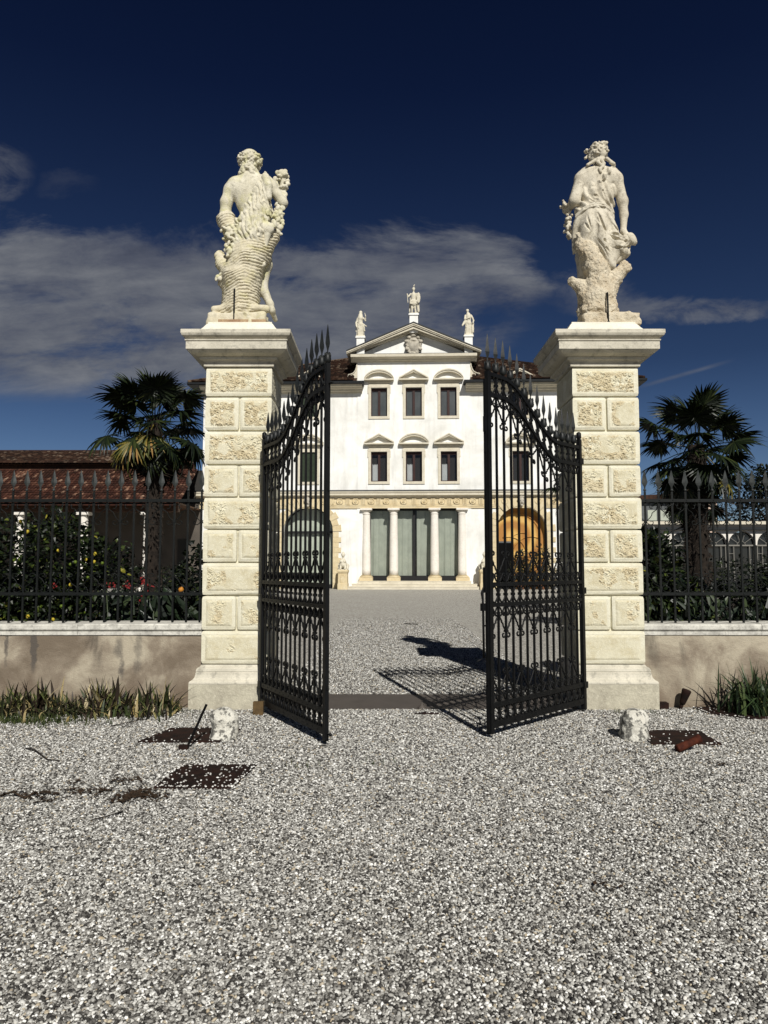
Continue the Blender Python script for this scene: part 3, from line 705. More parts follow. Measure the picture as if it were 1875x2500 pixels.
    S(680,1760,-.01,790,1610,-.02,115,85,.05); S(790,1610,-.02,905,1480,-.02,80,62,.04); s.cap(W(900,1440,-.02), W(955,1500,-.02), r(34), r(30), .015); s.ell(W(400,1235,-.05), (r(42),r(40),r(30)), .02, .4)
    X, Y, Z = s.grid()
    s.d = s.d+(vnoise((X*16,Y*16,Z*12),21)*0.012+vnoise((X*38,Y*38,Z*34),22)*0.009+vnoise((X*70,Y*70,Z*60),23)*0.004).astype(np.float32)
    s.box((W(360,0)[0], SD-.27, 4.45), (W(952,0)[0], SD+.26, at(1400, 320+1955/4.425, SD-.27)[2]), .02, .03); s.d += (vnoise((X*15,Y*15,Z*15),8)*0.024*(Z < W(0,1940)[2])).astype(np.float32)
    tag_ = s.d < np.minimum(np.minimum(f.d, c.d), g.d)
    d = smin(f.d, c.d, 0.008); d = smin(d, b.d, .004); d = smin(d, s.d, 0.010); d = smin(d, g.d, 0.006)
    return d, LO, h, W, tag_

for fn, mat, nm, lab, rodx, rz in ((statue_bearded, 'statue_a', 'left', 'moss-stained statue of a bearded man with grapes and goatskin, back turned, on a ribbed stump', (628,-.27), (2005,1742)),
                           (statue_draped, 'statue_b', 'right', 'pale statue of a wreathed draped woman, back turned, leaning on a rough tree stump', (652,-.29), (2040,1830))):
    d, LO, h, W, tg = fn()
    zc = LO[2]+np.arange(d.shape[2])*h; d = np.maximum(d, (4.497-zc)[None,None,:].astype(np.float32)); V, Fq = surface_nets(d, LO, h)
    base = np.array([V[:,0].mean(), SD, V[:,2].min()])
    st = thing('garden_statue', lab, 'statue', tuple(base))
    fg = obj('figure', (V-base, Fq, True), [M[mat], M['rib_stone' if nm == 'left' else 'bark_stone']], st)
    iv = np.clip(np.round((V-np.array(LO))/h).astype(int), 0, np.array(tg.shape)-1); tv = tg[iv[:,0], iv[:,1], iv[:,2]]
    fg.data.polygons.foreach_set('material_index', (tv[Fq].sum(1) >= 2).astype(np.int32)); fg.data.update()
    mb = MB(); a = np.array(W(rodx[0], rz[0], rodx[1]))-base; b = np.array(W(rodx[0], rz[1], rodx[1]+.03))-base
    a[2] = 0.0
    mb.tube([a, b, b+np.array([0,.14,.01])], .011, 6); mb.box(a[0]-.012, a[0]+.012, a[1]-.012, a[1]+.02, 0, .03)
    if nm == 'left':
        bd = MB(); bd.box(-.30, .27, -.285, .2, .0, .055); bd.box(-.20, .10, -.292, -.28, .0, .02); obj('mortar_bed', bd, M['mortar'], st)
    obj('support_rod', mb, M['iron'], st)
# ------------------------------------------------------------------ ground
SH = 8.915                                     # depth of the gate pillars' centres
g = MB(); g.add([(-300,-60,0),(300,-60,0),(300,500,0),(-300,500,0)], [(0,1,2,3)])
struct('ground', g, M['gravel_ground'])
g = MB(); g.add([(-2.2,1.2,.003),(2.2,1.2,.003),(6.5,8.42,.003),(-6.5,8.42,.003)], [(0,1,2,3)]); struct('forecourt', g, simple('dark_gap_underlay', (0.10,0.095,0.085), .95, .5, 30, spec=.05))  # dark sheet under the pebbles, seen in the gaps between them
g = MB(); g.add([(-40,8.95,.004),(-2.12,8.95,.004),(-9.5,46,.004),(-40,46,.004)], [(0,1,2,3)]); g.add([(3.02,8.95,.004),(40,8.95,.004),(40,38,.004),(9,38,.004)], [(0,1,2,3)])
struct('garden_soil', g, M['soil'])
g = MB(); g.box(-1.33, 2.22, 8.44, 9.43, -.05, .006); struct('threshold', g, M['threshold'])

# ------------------------------------------------------------------ loose pebbles (nobody could count them)
import bmesh
def pebble(name, seed):
    bm = bmesh.new(); bmesh.ops.create_icosphere(bm, subdivisions=1, radius=1.0); rg = random.Random(seed)
    sx, sy, sz = rg.uniform(.85,1.35), rg.uniform(.6,.95), rg.uniform(.42,.7)
    for v in bm.verts:
        k = rg.uniform(.82,1.14); v.co = Vector((v.co.x*sx*k, v.co.y*sy*k, v.co.z*sz*k))
    me = bpy.data.meshes.new(name); bm.to_mesh(me); bm.free()
    me.polygons.foreach_set('use_smooth', [seed % 2 == 0]*len(me.polygons)); me.materials.append(M['pebble']); return me
PEB = [pebble('pebble_shape', i) for i in range(5)]
def pebble_points():
    out = []
    def region(y0, y1, st, keep, halfw, size, zc=0.0):
        ys = np.arange(y0, y1, st*0.87)
        for j, y in enumerate(ys):
            hw = halfw(y); xs = np.arange(-hw, hw, st)+(j % 2)*st/2
            p = np.stack([xs+RNG.uniform(-.40,.40,len(xs))*st, y+RNG.uniform(-.40,.40,len(xs))*st, zc+.008+RNG.uniform(-.004,.004,len(xs))], 1)
            kp = keep(p[:,0], p[:,1]); p = p[kp > RNG.random(len(p))]
            out.append(np.concatenate([p, size*RNG.choice([.55,.75,.9,1.0,1.1,1.3], len(p), p=[.14,.2,.24,.2,.14,.08])[:,None]], 1))
    hw = lambda y: .60*y+1.5
    def free(x, y):
        k = np.ones_like(x)
        k[(x > -2.25) & (x < -1.30) & (y > 8.40)] = 0; k[(x > 2.18) & (x < 3.12) & (y > 8.40)] = 0
        k[((x < -2.0) | (x > 2.9)) & (y > 8.57)] = 0
        k[(y > 8.43) & (y < 9.44)] *= 0.0
        return k
    region(1.9, 5.2, .0140, free, hw, .0092); region(1.9, 5.2, .0140, free, hw, .0086, -.004)
    region(5.2, 8.45, .0160, free, hw, .0104); region(5.2, 8.45, .0170, free, hw, .0096, -.004)
    region(9.43, 24.0, .022, lambda x, y: free(x, y)*np.clip((24-y)/12, 0, 1), lambda y: 3.2+(y-9.4)*.05, .0108)
    p = np.concatenate(out); return p
P = pebble_points()
def scatter(name, P, meshes, seed=1, up=0.35):
    """one object: a point cloud of mesh vertices whose geometry nodes place pebbles on them"""
    me = bpy.data.meshes.new(name); me.vertices.add(len(P)); me.vertices.foreach_set('co', np.ascontiguousarray(P[:,:3], np.float32).ravel())
    a = me.attributes.new('size', 'FLOAT', 'POINT'); a.data.foreach_set('value', P[:,3].astype(np.float32)); me.update()
    o = bpy.data.objects.new(name, me); COL.objects.link(o)
    ng = bpy.data.node_groups.new(name, 'GeometryNodeTree')
    ng.interface.new_socket('Geometry', in_out='INPUT', socket_type='NodeSocketGeometry'); ng.interface.new_socket('Geometry', in_out='OUTPUT', socket_type='NodeSocketGeometry')
    N, L = ng.nodes, ng.links; gi = N.new('NodeGroupInput'); go = N.new('NodeGroupOutput')
    m2p = N.new('GeometryNodeMeshToPoints'); L.new(gi.outputs[0], m2p.inputs[0])
    j = N.new('GeometryNodeGeometryToInstance')
    for q in meshes:
        h = bpy.data.objects.new(name+'_shape', q)          # never linked to the scene; only a source of geometry
        oi = N.new('GeometryNodeObjectInfo'); oi.inputs['Object'].default_value = h; oi.inputs['As Instance'].default_value = True
        L.new(oi.outputs['Geometry'], j.inputs[0])
        if q is not meshes[-1]: pass
    jn = N.new('GeometryNodeJoinGeometry')
    for nd in [n for n in N if n.bl_idname == 'GeometryNodeObjectInfo']: L.new(nd.outputs['Geometry'], jn.inputs[0])
    N.remove(j)
    iop = N.new('GeometryNodeInstanceOnPoints'); L.new(m2p.outputs[0], iop.inputs['Points']); L.new(jn.outputs[0], iop.inputs['Instance'])
    iop.inputs['Pick Instance'].default_value = True
    rv = N.new('FunctionNodeRandomValue'); rv.data_type = 'FLOAT_VECTOR'
    rv.inputs['Min'].default_value = (-up, -up, 0); rv.inputs['Max'].default_value = (up, up, 6.283); rv.inputs['Seed'].default_value = seed
    L.new(rv.outputs['Value'], iop.inputs['Rotation'])
    na = N.new('GeometryNodeInputNamedAttribute'); na.data_type = 'FLOAT'; na.inputs['Name'].default_value = 'size'
    L.new(na.outputs['Attribute'], iop.inputs['Scale'])
    L.new(iop.outputs[0], go.inputs[0])
    md = o.modifiers.new('pebbles', 'NODES'); md.node_group = ng
    return o
o = scatter('gravel', P, PEB, up=0.6); tag(o, 'pale mixed gravel covering the forecourt and drive', 'gravel', kind='stuff')
print('pebbles', len(P))

# ------------------------------------------------------------------ gate pillars
def relief(nx, nz, w, hgt, seed, flat):
    """worn worm-track carving as a height map, 0..1, with plastered-over patches"""
    rg = np.random.default_rng(seed)
    xs = np.linspace(0, w, nx)[:, None]; zs = np.linspace(0, hgt, nz)[None, :]
    cs = []; step = 0.062
    for i in range(-1, int(w/step)+2):
        for j in range(-1, int(hgt/step)+2):
            cs.append(((i+rg.uniform(.15,.85))*step, (j+rg.uniform(.15,.85))*step, rg.uniform(0, 6.28), rg.uniform(.8,1.25)))
    best = np.full((nx, nz), 9.0); H_ = np.zeros((nx, nz))
    for cx, cz, ph, k in cs:
        dx = xs-cx; dz = zs-cz; d = np.sqrt(dx*dx+dz*dz)
        ring = np.cos(d*2*PI/(.0205*k)+np.arctan2(dz, dx)+ph)
        m = d < best; best = np.where(m, d, best); H_ = np.where(m, ring*.5+.5, H_)
    edge = np.clip((best-.030)/.012, 0, 1)
    n1 = vnoise((xs*38+seed, zs*38, np.zeros((1,1))), seed % 30)
    H_ = H_*(1-edge)+edge*.15+n1*.35
    n2 = vnoise((xs*6.5+seed*3, zs*6.5, np.ones((1,1))*seed*.7), 9)+vnoise((xs*15+seed, zs*15, np.ones((1,1))*seed*.3), 10)*.5
    mask = 1/(1+np.exp(-(n2+flat)*14))
    return H_, mask
def block_mesh(x0, x1, y0, y1, z0, z1, bev, vert_in=None):
    bm = bmesh.new(); vs = [bm.verts.new(p) for p in ((x0,y0,z0),(x1,y0,z0),(x1,y1,z0),(x0,y1,z0),(x0,y0,z1),(x1,y0,z1),(x1,y1,z1),(x0,y1,z1))]
    for f in ((0,3,2,1),(4,5,6,7),(0,1,5,4),(1,2,6,5),(2,3,7,6),(3,0,4,7)): bm.faces.new([vs[i] for i in f])
    ed = []; sm = []
    for e in bm.edges:
        a, b = e.verts
        if abs(a.co.z-b.co.z) < 1e-6: ed.append(e)
        elif vert_in is not None and abs(a.co.x-vert_in) < 1e-6: ed.append(e)
        else: sm.append(e)
    bmesh.ops.bevel(bm, geom=ed, offset=bev, segments=2, profile=0.62, affect='EDGES')
    # slight wear of the long corners
    rg = random.Random(int(z0*1000))
    mb = MB(); bm.verts.index_update()
    mb.add([v.co+Vector((rg.uniform(-.003,.003),)*3) for v in bm.verts], [[v.index for v in f.verts] for f in bm.faces]); bm.free(); return mb
PZ = [3.955, 3.597, 3.193, 2.793, 2.413, 2.038, 1.655, 1.275, 0.877, 0.489]
def pillar(cx, inner, label):
    hw = .387; root = thing('gate_pillar', label, 'pillar', (cx, SH, 0), group='stone gate pillars')
    def sx(out, inn=0.0): return (-hw-out, hw+inn) if inner > 0 else (-hw-inn, hw+out)
    # plinth and base mouldings, flush on the gateway side
    def course(prof, name, mat):
        mb = MB(); v = []; f = []
        for o, z in prof:
            a, b = sx(o, min(o, 0.0)); v += [(a,-hw-o,z),(b,-hw-o,z),(b,hw+o,z),(a,hw+o,z)]
        n = len(prof)
        for i in range(n-1):
            for k in range(4): f.append((4*i+k, 4*i+(k+1) % 4, 4*i+4+(k+1) % 4, 4*i+4+k))
        f.append((3,2,1,0)); f.append(tuple(4*(n-1)+k for k in range(4))); mb.add(v, f); return obj(name, mb, mat, root)
    course([(.108,-.02),(.110,.285)], 'plinth', M['plinth'])
    course([(.108,.287),(.108,.305),(.098,.318),(.076,.330),(.058,.352),(.050,.385),(.048,.405),(.042,.410),(.046,.425),(.040,.447),(.026,.462),(.010,.470),(-.004,.489)], 'base_moulding', M['cornice'])
    mb = MB(); mb.box(-hw+.04, hw-.04, -hw+.04, hw-.04, .40, 4.1); obj('core', mb, M['pillar'], root)
    for i in range(9):
        z1, z0 = PZ[i]-.004, PZ[i+1]+.004; split = i % 2 == 1
        parts = [(-hw, hw, None)] if not split else [(-hw, .006, .006), (.014, hw, .014)]
        mb = MB()
        for (a, b, vi) in parts:
            q = block_mesh(a, b, -hw, hw, z0, z1, .036, vi); mb.add(q.v, q.f, 0)
            # carved field on the front and on the gateway face
            mg = .036; h_ = .0062; w_ = (b-a)-2*mg; hh = (z1-z0)-2*mg
            nx, nz = int(w_/h_), int(hh/h_)
            H_, mk = relief(nx, nz, w_, hh, int(abs(cx)*10)+i*5+(1 if a > 0 else 0), (.55,.35,.5,.45,.25,.05,-.05,-.25,-.55)[i]+random.uniform(-.12,.12))
            ex = np.minimum(np.minimum(np.arange(nx)[:,None], nx-1-np.arange(nx)[:,None]), np.minimum(np.arange(nz)[None,:], nz-1-np.arange(nz)[None,:]))/2.5
            ed_ = ex*2.5*h_; nb_ = vnoise((np.linspace(0,w_,nx)[:,None]*22+i, np.linspace(0,hh,nz)[None,:]*22, np.zeros((1,1))), 16); mk = mk/(1+np.exp(-(ed_-.016-nb_*.016)*350))
            ex = np.clip(ex/2.2, 0, 1); out = (H_*mk*.0185+(1-mk)*.0085)*ex+(ex-1)*.006+.0004
            X_ = a+mg+np.linspace(0, w_, nx)[:,None]+np.zeros((nx,nz)); Z_ = z0+mg+np.linspace(0, hh, nz)[None,:]+np.zeros((nx,nz))
            V = np.stack([X_, -hw-out, Z_], 2).reshape(-1,3)
            ii = (np.arange(nx-1)[:,None]*nz+np.arange(nz-1)[None,:]).ravel()
            F_ = np.stack([ii, ii+nz, ii+nz+1, ii+1], 1)
            nn_ = vnoise((np.linspace(0,w_,nx)[:,None]*13+i*3, np.linspace(0,hh,nz)[None,:]*13, np.zeros((1,1))), 14)+.5*vnoise((np.linspace(0,w_,nx)[:,None]*40, np.linspace(0,hh,nz)[None,:]*40+i, np.zeros((1,1))), 15); dk = ((mk > .5) & (nn_ > -.05))[:-1,:-1].ravel()
            mb.add(V.tolist(), [], 1); b0 = len(mb.v)-len(V)
            for q_, d_ in zip(F_.tolist(), dk): mb.f.append(tuple(b0+w for w in q_)); mb.mi.append(2 if d_ else 1); mb.smooth.append(True)
            if (inner > 0 and b == hw) or (inner < 0 and a == -hw):
                hw2 = 2*hw-2*mg; ny = int(hw2/.012); nz2 = int(hh/.012)
                H2, mk2 = relief(ny, nz2, hw2, hh, i*7+3, .4)
                Yy = -hw+mg+np.linspace(0, hw2, ny)[:,None]+np.zeros((ny,nz2)); Z2 = z0+mg+np.linspace(0, hh, nz2)[None,:]+np.zeros((ny,nz2))
                V = np.stack([inner*(hw+H2*mk2*.011-.002), Yy, Z2], 2).reshape(-1,3)
                ii = (np.arange(ny-1)[:,None]*nz2+np.arange(nz2-1)[None,:]).ravel()
                F_ = np.stack([ii, ii+nz2, ii+nz2+1, ii+1], 1)
                mb.add(V.tolist(), (F_ if inner > 0 else F_[:, ::-1]).tolist(), 1, True)
        obj('stone_block', mb, [M['pillar'], M['pillar_worn'], M['pillar_dirt']], root)
    mb = MB(); mb.stack([(hw+o, z) for o, z in [(.0,3.951),(.022,3.954),(.024,3.980),(.014,3.986),(.016,3.996),(.028,4.010),(.048,4.022),(.064,4.026),(.066,4.052),(.060,4.056),(.100,4.060),(.150,4.078),(.182,4.106),(.184,4.112),(.194,4.114),(.194,4.200),(.186,4.203),(.186,4.208),(.204,4.209),(.206,4.224),(.190,4.227),(.192,4.236),(.206,4.246),(.232,4.262),(.240,4.276),(.236,4.283),(.244,4.285),(.244,4.328),(.240,4.332)]])
    obj('cornice', mb, M['cornice'], root)
    mb = MB(); mb.stack([(.52,4.330),(.49,4.350),(.455,4.378),(.425,4.415),(.402,4.45),(.388,4.470),(.378,4.476),(.376,4.497)]); obj('capstone', mb, M['capstone'], root)
    return root
pillar(-1.705, 1, 'rusticated stone gate pillar carrying the statue of the bearded man')
pillar(2.600, -1, 'rusticated stone gate pillar carrying the statue of the draped woman')

# ------------------------------------------------------------------ wrought iron gate leaves
LEN = 1.745
def zup(s): t_ = min(max((s-.45)/1.05, 0), 1); return 2.955+.52*t_*t_*(3-2*t_)
def zlo(s): return zup(s)-.20
def spear(mb, x, z, hgt=.245, w=.031, tulip=True, y=0):
    """flat leaf-shaped blade above a tulip collar; z = foot"""
    if tulip:
        mb.lathe([(.012,0),(.030,.010),(.036,.03),(.032,.06),(.026,.085),(.012,.10)], (x,y,z), 8); b = z+.10
        for k in range(5):
            a = 2*PI*k/5+.3; mb.tube([(x+.022*math.cos(a),y+.022*math.sin(a),z+.045),(x+.030*math.cos(a),y+.030*math.sin(a),z+.075),(x+.024*math.cos(a),y+.024*math.sin(a),z+.10)], .006, 5)
    else: mb.ball((x,y,z+.02), .019, 8); b = z+.035
    prof = [(.008,0),(.010,.10),(.6*w,.2),(w,.33),(.93*w,.42),(.62*w,.62),(.36*w,.82),(.002,1.0)]
    v = []; f = []
    for hw_, q in prof:
        zz = b+q*hgt; th = (.62 if tulip else .3)*hw_+.0015
        v += [(x-hw_,y,zz),(x,y-th,zz),(x+hw_,y,zz),(x,y+th,zz)]
    for i in range(len(prof)-1):
        for k in range(4): f.append((4*i+k, 4*i+(k+1) % 4, 4*i+4+(k+1) % 4, 4*i+4+k))
    mb.add(v, f)
def curl(c, r0, r1, a0, a1, n=9):
    return [(c[0]+(r0+(r1-r0)*i/n)*math.cos(a0+(a1-a0)*i/n), c[1]+(r0+(r1-r0)*i/n)*math.sin(a0+(a1-a0)*i/n)) for i in range(n+1)]
BW = .1247; BX = [.118+BW*k for k in range(13)]
def scroll_band(mb, zf, d):
    """scroll ornament growing from the line z = zf(s) upward (d=1) or downward (d=-1)"""
    P_ = lambda x0, sg, pts: [(x0+sg*a, 0, zf(min(max(x0+sg*a, .03), LEN-.03))+d*b) for a, b in pts]   # height of the band: 0.31 m
    small = [(.006,.0),(.034,.016),(.050,.042),(.053,.062)]+curl((.028,.066), .026, .008, -.1, 4.6, 9)
    br = [(.008,.088),(.024,.108),(.044,.130),(.050,.150),(.070,.164),(.076,.188),(.100,.216),(.115,.236)]
    end = [(.115,.248)]+curl((.082,.272), .032, .010, 0.0, 5.0, 10)
    for k in range(-1, 14):
        x0 = .118+BW*k
        for sg in (-1, 1):
            if .02 < x0+sg*.05 < LEN-.02 and 0 < x0 < LEN: mb.tube(P_(x0, sg, small), .0088, 5)
            elif .02 < x0+sg*.05 < LEN-.02: mb.tube(P_(x0, sg, small), .0088, 5)
            if k % 2 == 0 and .02 < x0+sg*.11 < LEN-.01 and 0 < x0:
                mb.tube(P_(x0, sg, br+end), .0092, 5)
        if 0 <= k < 13:
            zc = zf(x0)+d*(.085 if k % 2 == 0 else .238); mb.box(x0-.018, x0+.018, -.018, .018, zc-.010, zc+.010)
            if k % 2: zc = zf(x0)+d*.072; mb.box(x0-.016, x0+.016, -.016, .016, zc-.008, zc+.008)
def oval_band(mb, za, zb):
    for k in range(-1, 14):
        x0 = .118+BW*k
        if k == -1: x0 = .0
        if k == 13: x0 = LEN
        for sg in (-1, 1):
            pts = []
            for i in range(11):
                q = i/10; c_ = abs(2*q-1)**2.2; a = .010+c_*(BW/2-.012)
                s_ = x0+sg*a
                if not (.0 < s_ < LEN): pts = []; break
                z0_, z1_ = za(s_), zb(s_); pts.append((s_, 0, z0_+(z1_-z0_)*q))
            if pts: mb.tube(pts, .0095, 5)
        if 0 <= k < 13: zc = (za(x0)+zb(x0))/2; mb.box(x0-.017, x0+.017, -.017, .017, zc-.013, zc+.013)
def gate_leaf(hx, hy, fx, fy, label, latch):
    rz = math.atan2(fy-hy, fx-hx)
    root = thing('gate_leaf', label, 'gate', (hx, hy, 0), rz, group='wrought iron gate leaves')
    I = M['iron']
    mb = MB(); mb.box(-.025, .025, -.022, .022, .03, 3.05); mb.lathe([(.02,0),(.03,.02),(.028,.07),(.01,.085)], (0,0,3.05), 8); obj('stile', mb, I, root)
    mb = MB(); mb.box(LEN-.022, LEN+.030, -.020, .020, .045, 3.50); mb.box(LEN+.0305, LEN+.046, -.026, .004, .06, 3.42)
    for z in (.5,1.1,1.9,2.3,2.7): mb.box(LEN+.0465, LEN+.056, -.012, .006, z, z+.022)
    obj('stile', mb, I, root)
    sp = MB(); spear(sp, LEN+.005, 3.50, .27, .036); obj('spear_head', sp, M['iron_mid'], root)
    for z, hh in ((1.437,.020),(1.242,.019),(.308,.024),(.128,.030)):
        mb = MB(); mb.box(-.024, LEN-.0225, -.019, .019, z-hh, z+hh)
        for x0 in BX: mb.ball((x0, -.019, z), .007, 6); mb.ball((x0, .019, z), .007, 6)
        obj('rail', mb, I, root)
    for fn in (zup, zlo):
        n = 36; v = []; f = []
        for i in range(n+1):
            s_ = .026+(LEN-.0225-.026)*i/n; z = fn(s_); v += [(s_,-.019,z-.019),(s_,.019,z-.019),(s_,.019,z+.019),(s_,-.019,z+.019)]
        for i in range(n):
            for k in range(4): f.append((4*i+(k+1) % 4, 4*i+k, 4*i+4+k, 4*i+4+(k+1) % 4))
        f.append((0,1,2,3)); f.append((4*n+3,4*n+2,4*n+1,4*n))
        mb = MB().add(v, f); obj('curved_rail', mb, I, root)
    for x0 in BX:
        mb = MB(); mb.box(x0-.0095, x0+.0095, -.0095, .0095, .10, zup(x0)+.03); b = obj('bar', mb, I, root)
        sp = MB(); spear(sp, x0, zup(x0)+.03, .255, .037); obj('spear_head', sp, M['iron_mid'], b)
    for zf, d in ((lambda s_: 1.457, 1), (lambda s_: 1.222, -1), (lambda s_: .332, 1), (lambda s_: zlo(s_)-.018, -1)):
        mb = MB(); scroll_band(mb, zf, d); obj('scrollwork', mb, I, root)
    for za, zb in ((lambda s_: zlo(s_)+.018, lambda s_: zup(s_)-.018), (lambda s_: 1.26, lambda s_: 1.418), (lambda s_: .157, lambda s_: .285)):
        mb = MB(); oval_band(mb, za, zb); obj('oval_scrollwork', mb, I, root)
    for z in (.30, 1.34, 2.80):
        mb = MB(); mb.box(-.05, .028, -.030, .030, z-.035, z+.035); obj('hinge', mb, I, root)
    if latch:
        mb = MB(); mb.tube([(LEN+.07,-.03,.75),(LEN+.075,-.03,1.20),(LEN+.082,-.03,1.38)], .011, 6); mb.box(LEN+.055, LEN+.10, -.045, -.012, 1.19, 1.26)
        mb.tube([(LEN+.047,-.03,1.05),(LEN+.07,-.03,1.05)], .008, 6); mb.tube([(LEN+.047,-.03,.76),(LEN+.16,-.05,.72)], .007, 6); obj('drop_bolt', mb, I, root)
        mb = MB(); mb.box(LEN+.047, LEN+.075, -.03, .0, 1.36, 1.60); mb.tube([(LEN+.06,-.02,1.44),(LEN+.10,-.03,1.36),(LEN+.085,-.03,1.30)], .008, 6); obj('lock', mb, I, root)
        mb = MB(); mb.box(LEN+.047, LEN+.062, -.02, .01, 2.9, 3.05); obj('strike_plate', mb, I, root)
    else:
        mb = MB(); mb.tube([(LEN+.03,0,3.30),(LEN+.12,0,3.295)], .009, 6); obj('latch_pin', mb, I, root)
        mb = MB(); mb.tube([(LEN+.03,0,.11),(LEN+.10,0,.12)], .007, 6); mb.ball((LEN+.11,0,.12), .016, 8); obj('latch_knob', mb, I, root)
    return root
gate_leaf(-1.36, 8.30, -.55, 6.80+.005, 'black iron gate leaf hinged to the left pillar, opened towards the viewer', False)
gate_leaf(2.215, 8.30, 1.0, 7.0+.03, 'black iron gate leaf with lock and drop bolt, hinged to the right pillar', True)
mb = MB(); mb.box(-.055, .055, -.03, .03, 0, .15); w_ = obj('chock', mb, M['wedge_wood'], None, (-1.36, 8.12, 0)); tag(w_, 'small brown wooden block wedged at the foot of the left gate leaf', 'block')

# ------------------------------------------------------------------ boundary walls, copings and railings
def bwall(x0, x1, label):
    root = thing('boundary_wall', label, 'wall', ((x0+x1)/2, 8.8, 0)); dx = -(x0+x1)/2
    mb = MB(); n = int((x1-x0)/.05); m = 16
    V = []; 
    xs = np.linspace(x0, x1, n); zs = np.linspace(-.02, .812, m)
    XX, ZZ = np.meshgrid(xs, zs, indexing='ij'); dy = vnoise((XX*2.3, ZZ*2.3, np.zeros((1,1))), 4)*.008+vnoise((XX*9, ZZ*9, np.zeros((1,1))), 5)*.004
    V = np.stack([XX+dx, -.2+dy, ZZ], 2).reshape(-1, 3); ii = (np.arange(n-1)[:,None]*m+np.arange(m-1)[None,:]).ravel()
    mb.add(V.tolist(), np.stack([ii, ii+m, ii+m+1, ii+1], 1).tolist(), 0, True); mb.box(x0+dx, x1+dx, -.185, .2, -.02, .811)
    obj('wall_body', mb, M['wall'], root)
    mb = MB(); rg = random.Random(int(x1*10)); x = x0
    while x < x1-.01:
        w_ = min(rg.uniform(.9, 1.5), x1-x); j = rg.uniform(-.004,.004)
        a, b = x+dx+.002, x+w_+dx-.002
        mb.sweep([(-.22,.953+j),(.222,.947+j),(.232,.935+j),(.232,.885),(.222,.874),(.205,.871),(.205,.862),(.216,.858),(.216,.822),(.208,.815),(.20,.813),(-.22,.813)], a, b)
        x += w_
    obj('coping', mb, M['coping'], root)
    return root
bwall(-14, -2.10, 'low brown rendered wall left of the gate, with stone coping')
bwall(2.995, 14, 'low brown rendered wall right of the gate, with stone coping')

def railing(x_first, n, sgn, label):
    """n pickets from x_first; ornament centred on every second picket"""
    S_ = .161; root = thing('iron_railing', label, 'railing', (x_first, 8.75, 0)); I = M['iron_green']
    end = n*S_
    for z, hh in ((2.393,.018),(1.287,.018)):
        mb = MB(); mb.box(-.12, end-S_+.12, -.010, .010, z-hh, z+hh)
        for k in range(n): mb.ball((k*S_, -.010, z), .008, 6)
        obj('rail', mb, I, root)
    for k in range(n):
        x = k*S_; mb = MB(); mb.box(x-.0105, x+.0105, -.0205, -.0105+.021, .945, 2.50) if False else mb.box(x-.0105, x+.0105, .0105, .0305, .945, 2.50)
        zz = (2.345, 2.145) if k % 2 == sgn else (2.33,)
        for z in zz+((1.50, 1.345) if k % 2 == sgn else (1.36,)): mb.box(x-.015, x+.015, .006, .035, z-.012, z+.012)
        b = obj('picket', mb, I, root)
        s2 = MB(); spear(s2, x, 2.50, .225, .036, False, .0205); obj('spear_head', s2, M['iron_spear'], b)
    big = curl((.0805,2.305), .016, .062, 4.6, -2.6, 14)   # spiral from the inside out
    def strand(cx, sg):
        up_ = [(cx+sg*a, .0205, z) for a, z in curl((.078,2.315), .014, .030, 5.5, 1.9, 8)+[(.045,2.335),(.040,2.345),(.055,2.368),(.085,2.373),(.120,2.362),(.143,2.335),(.146,2.308),(.133,2.285),(.105,2.265),(.085,2.250),(.078,2.238),(.076,2.222),(.060,2.195),(.030,2.165),(.012,2.150),(.020,2.125),(.045,2.108)]+curl((.070,2.135), .030, .010, -1.9, 2.6, 8)]
        dn = [(a, b, 3.650-z*1.0+.0) for a, b, z in up_]
        return up_, [(a, b, 1.305+(2.373-z)*.83) for a, b, z in up_]
    mb = MB(); mb2 = MB()
    for k in range(n):
        if k % 2 != sgn: continue
        for sg in (-1, 1):
            if not (-.2 < k*S_+sg*.14 < end): continue
            a, b = strand(k*S_, sg); mb.tube(a, .0052, 5); mb2.tube(b, .0052, 5)
    obj('scrollwork', mb, I, root); obj('scrollwork', mb2, I, root)
    return root
railing(-4.43-4*.161, 19, 0, 'iron railing with spear heads on the wall left of the gate')
railing(3.117, 14, 0, 'iron railing with spear heads on the wall right of the gate')

# ------------------------------------------------------------------ small things on the gravel
def bollard(x, y, label, seed):
    f_ = Field((-.24,-.24,-.06), (.24,.24,.36), .011)
    f_.cap((0,0,.02), (0,0,.165), .135, .118, .03); f_.ell((0,0,.18), (.118,.115,.09), .04)
    X_, Y_, Z_ = f_.grid(); f_.d = f_.d+(vnoise((X_*9+seed,Y_*9,Z_*9), seed)*.014+vnoise((X_*26,Y_*26,Z_*26), seed+1)*.008).astype(np.float32)
    V, Fq = f_.surface(); o = obj('kerb_stone', (V, Fq, True), M['bollard'], None, (x, y, 0)); tag(o, label, 'stone')
M['bollard'] = stone_mat('limewashed_stone', (0.72,0.70,0.62), (0.58,0.55,0.47), (0.02,0.018,0.015), 4.0, 1.0, 0.02, 60)
nt_ = NT(M['bollard'].node_tree)
for nd in nt_.n:
    if nd.bl_idname == 'ShaderNodeValToRGB' and nd.color_ramp.elements[0].position > .5: nd.color_ramp.elements[0].position = .50; nd.color_ramp.elements[1].position = .56; nd.color_ramp.elements[1].color = (1,1,1,1)
bollard(-1.50, 7.03, 'rounded white weathered stone beside the leaning black rod', 3)
bollard(2.34, 7.02, 'rounded white weathered stone beside the rusty tube', 5)

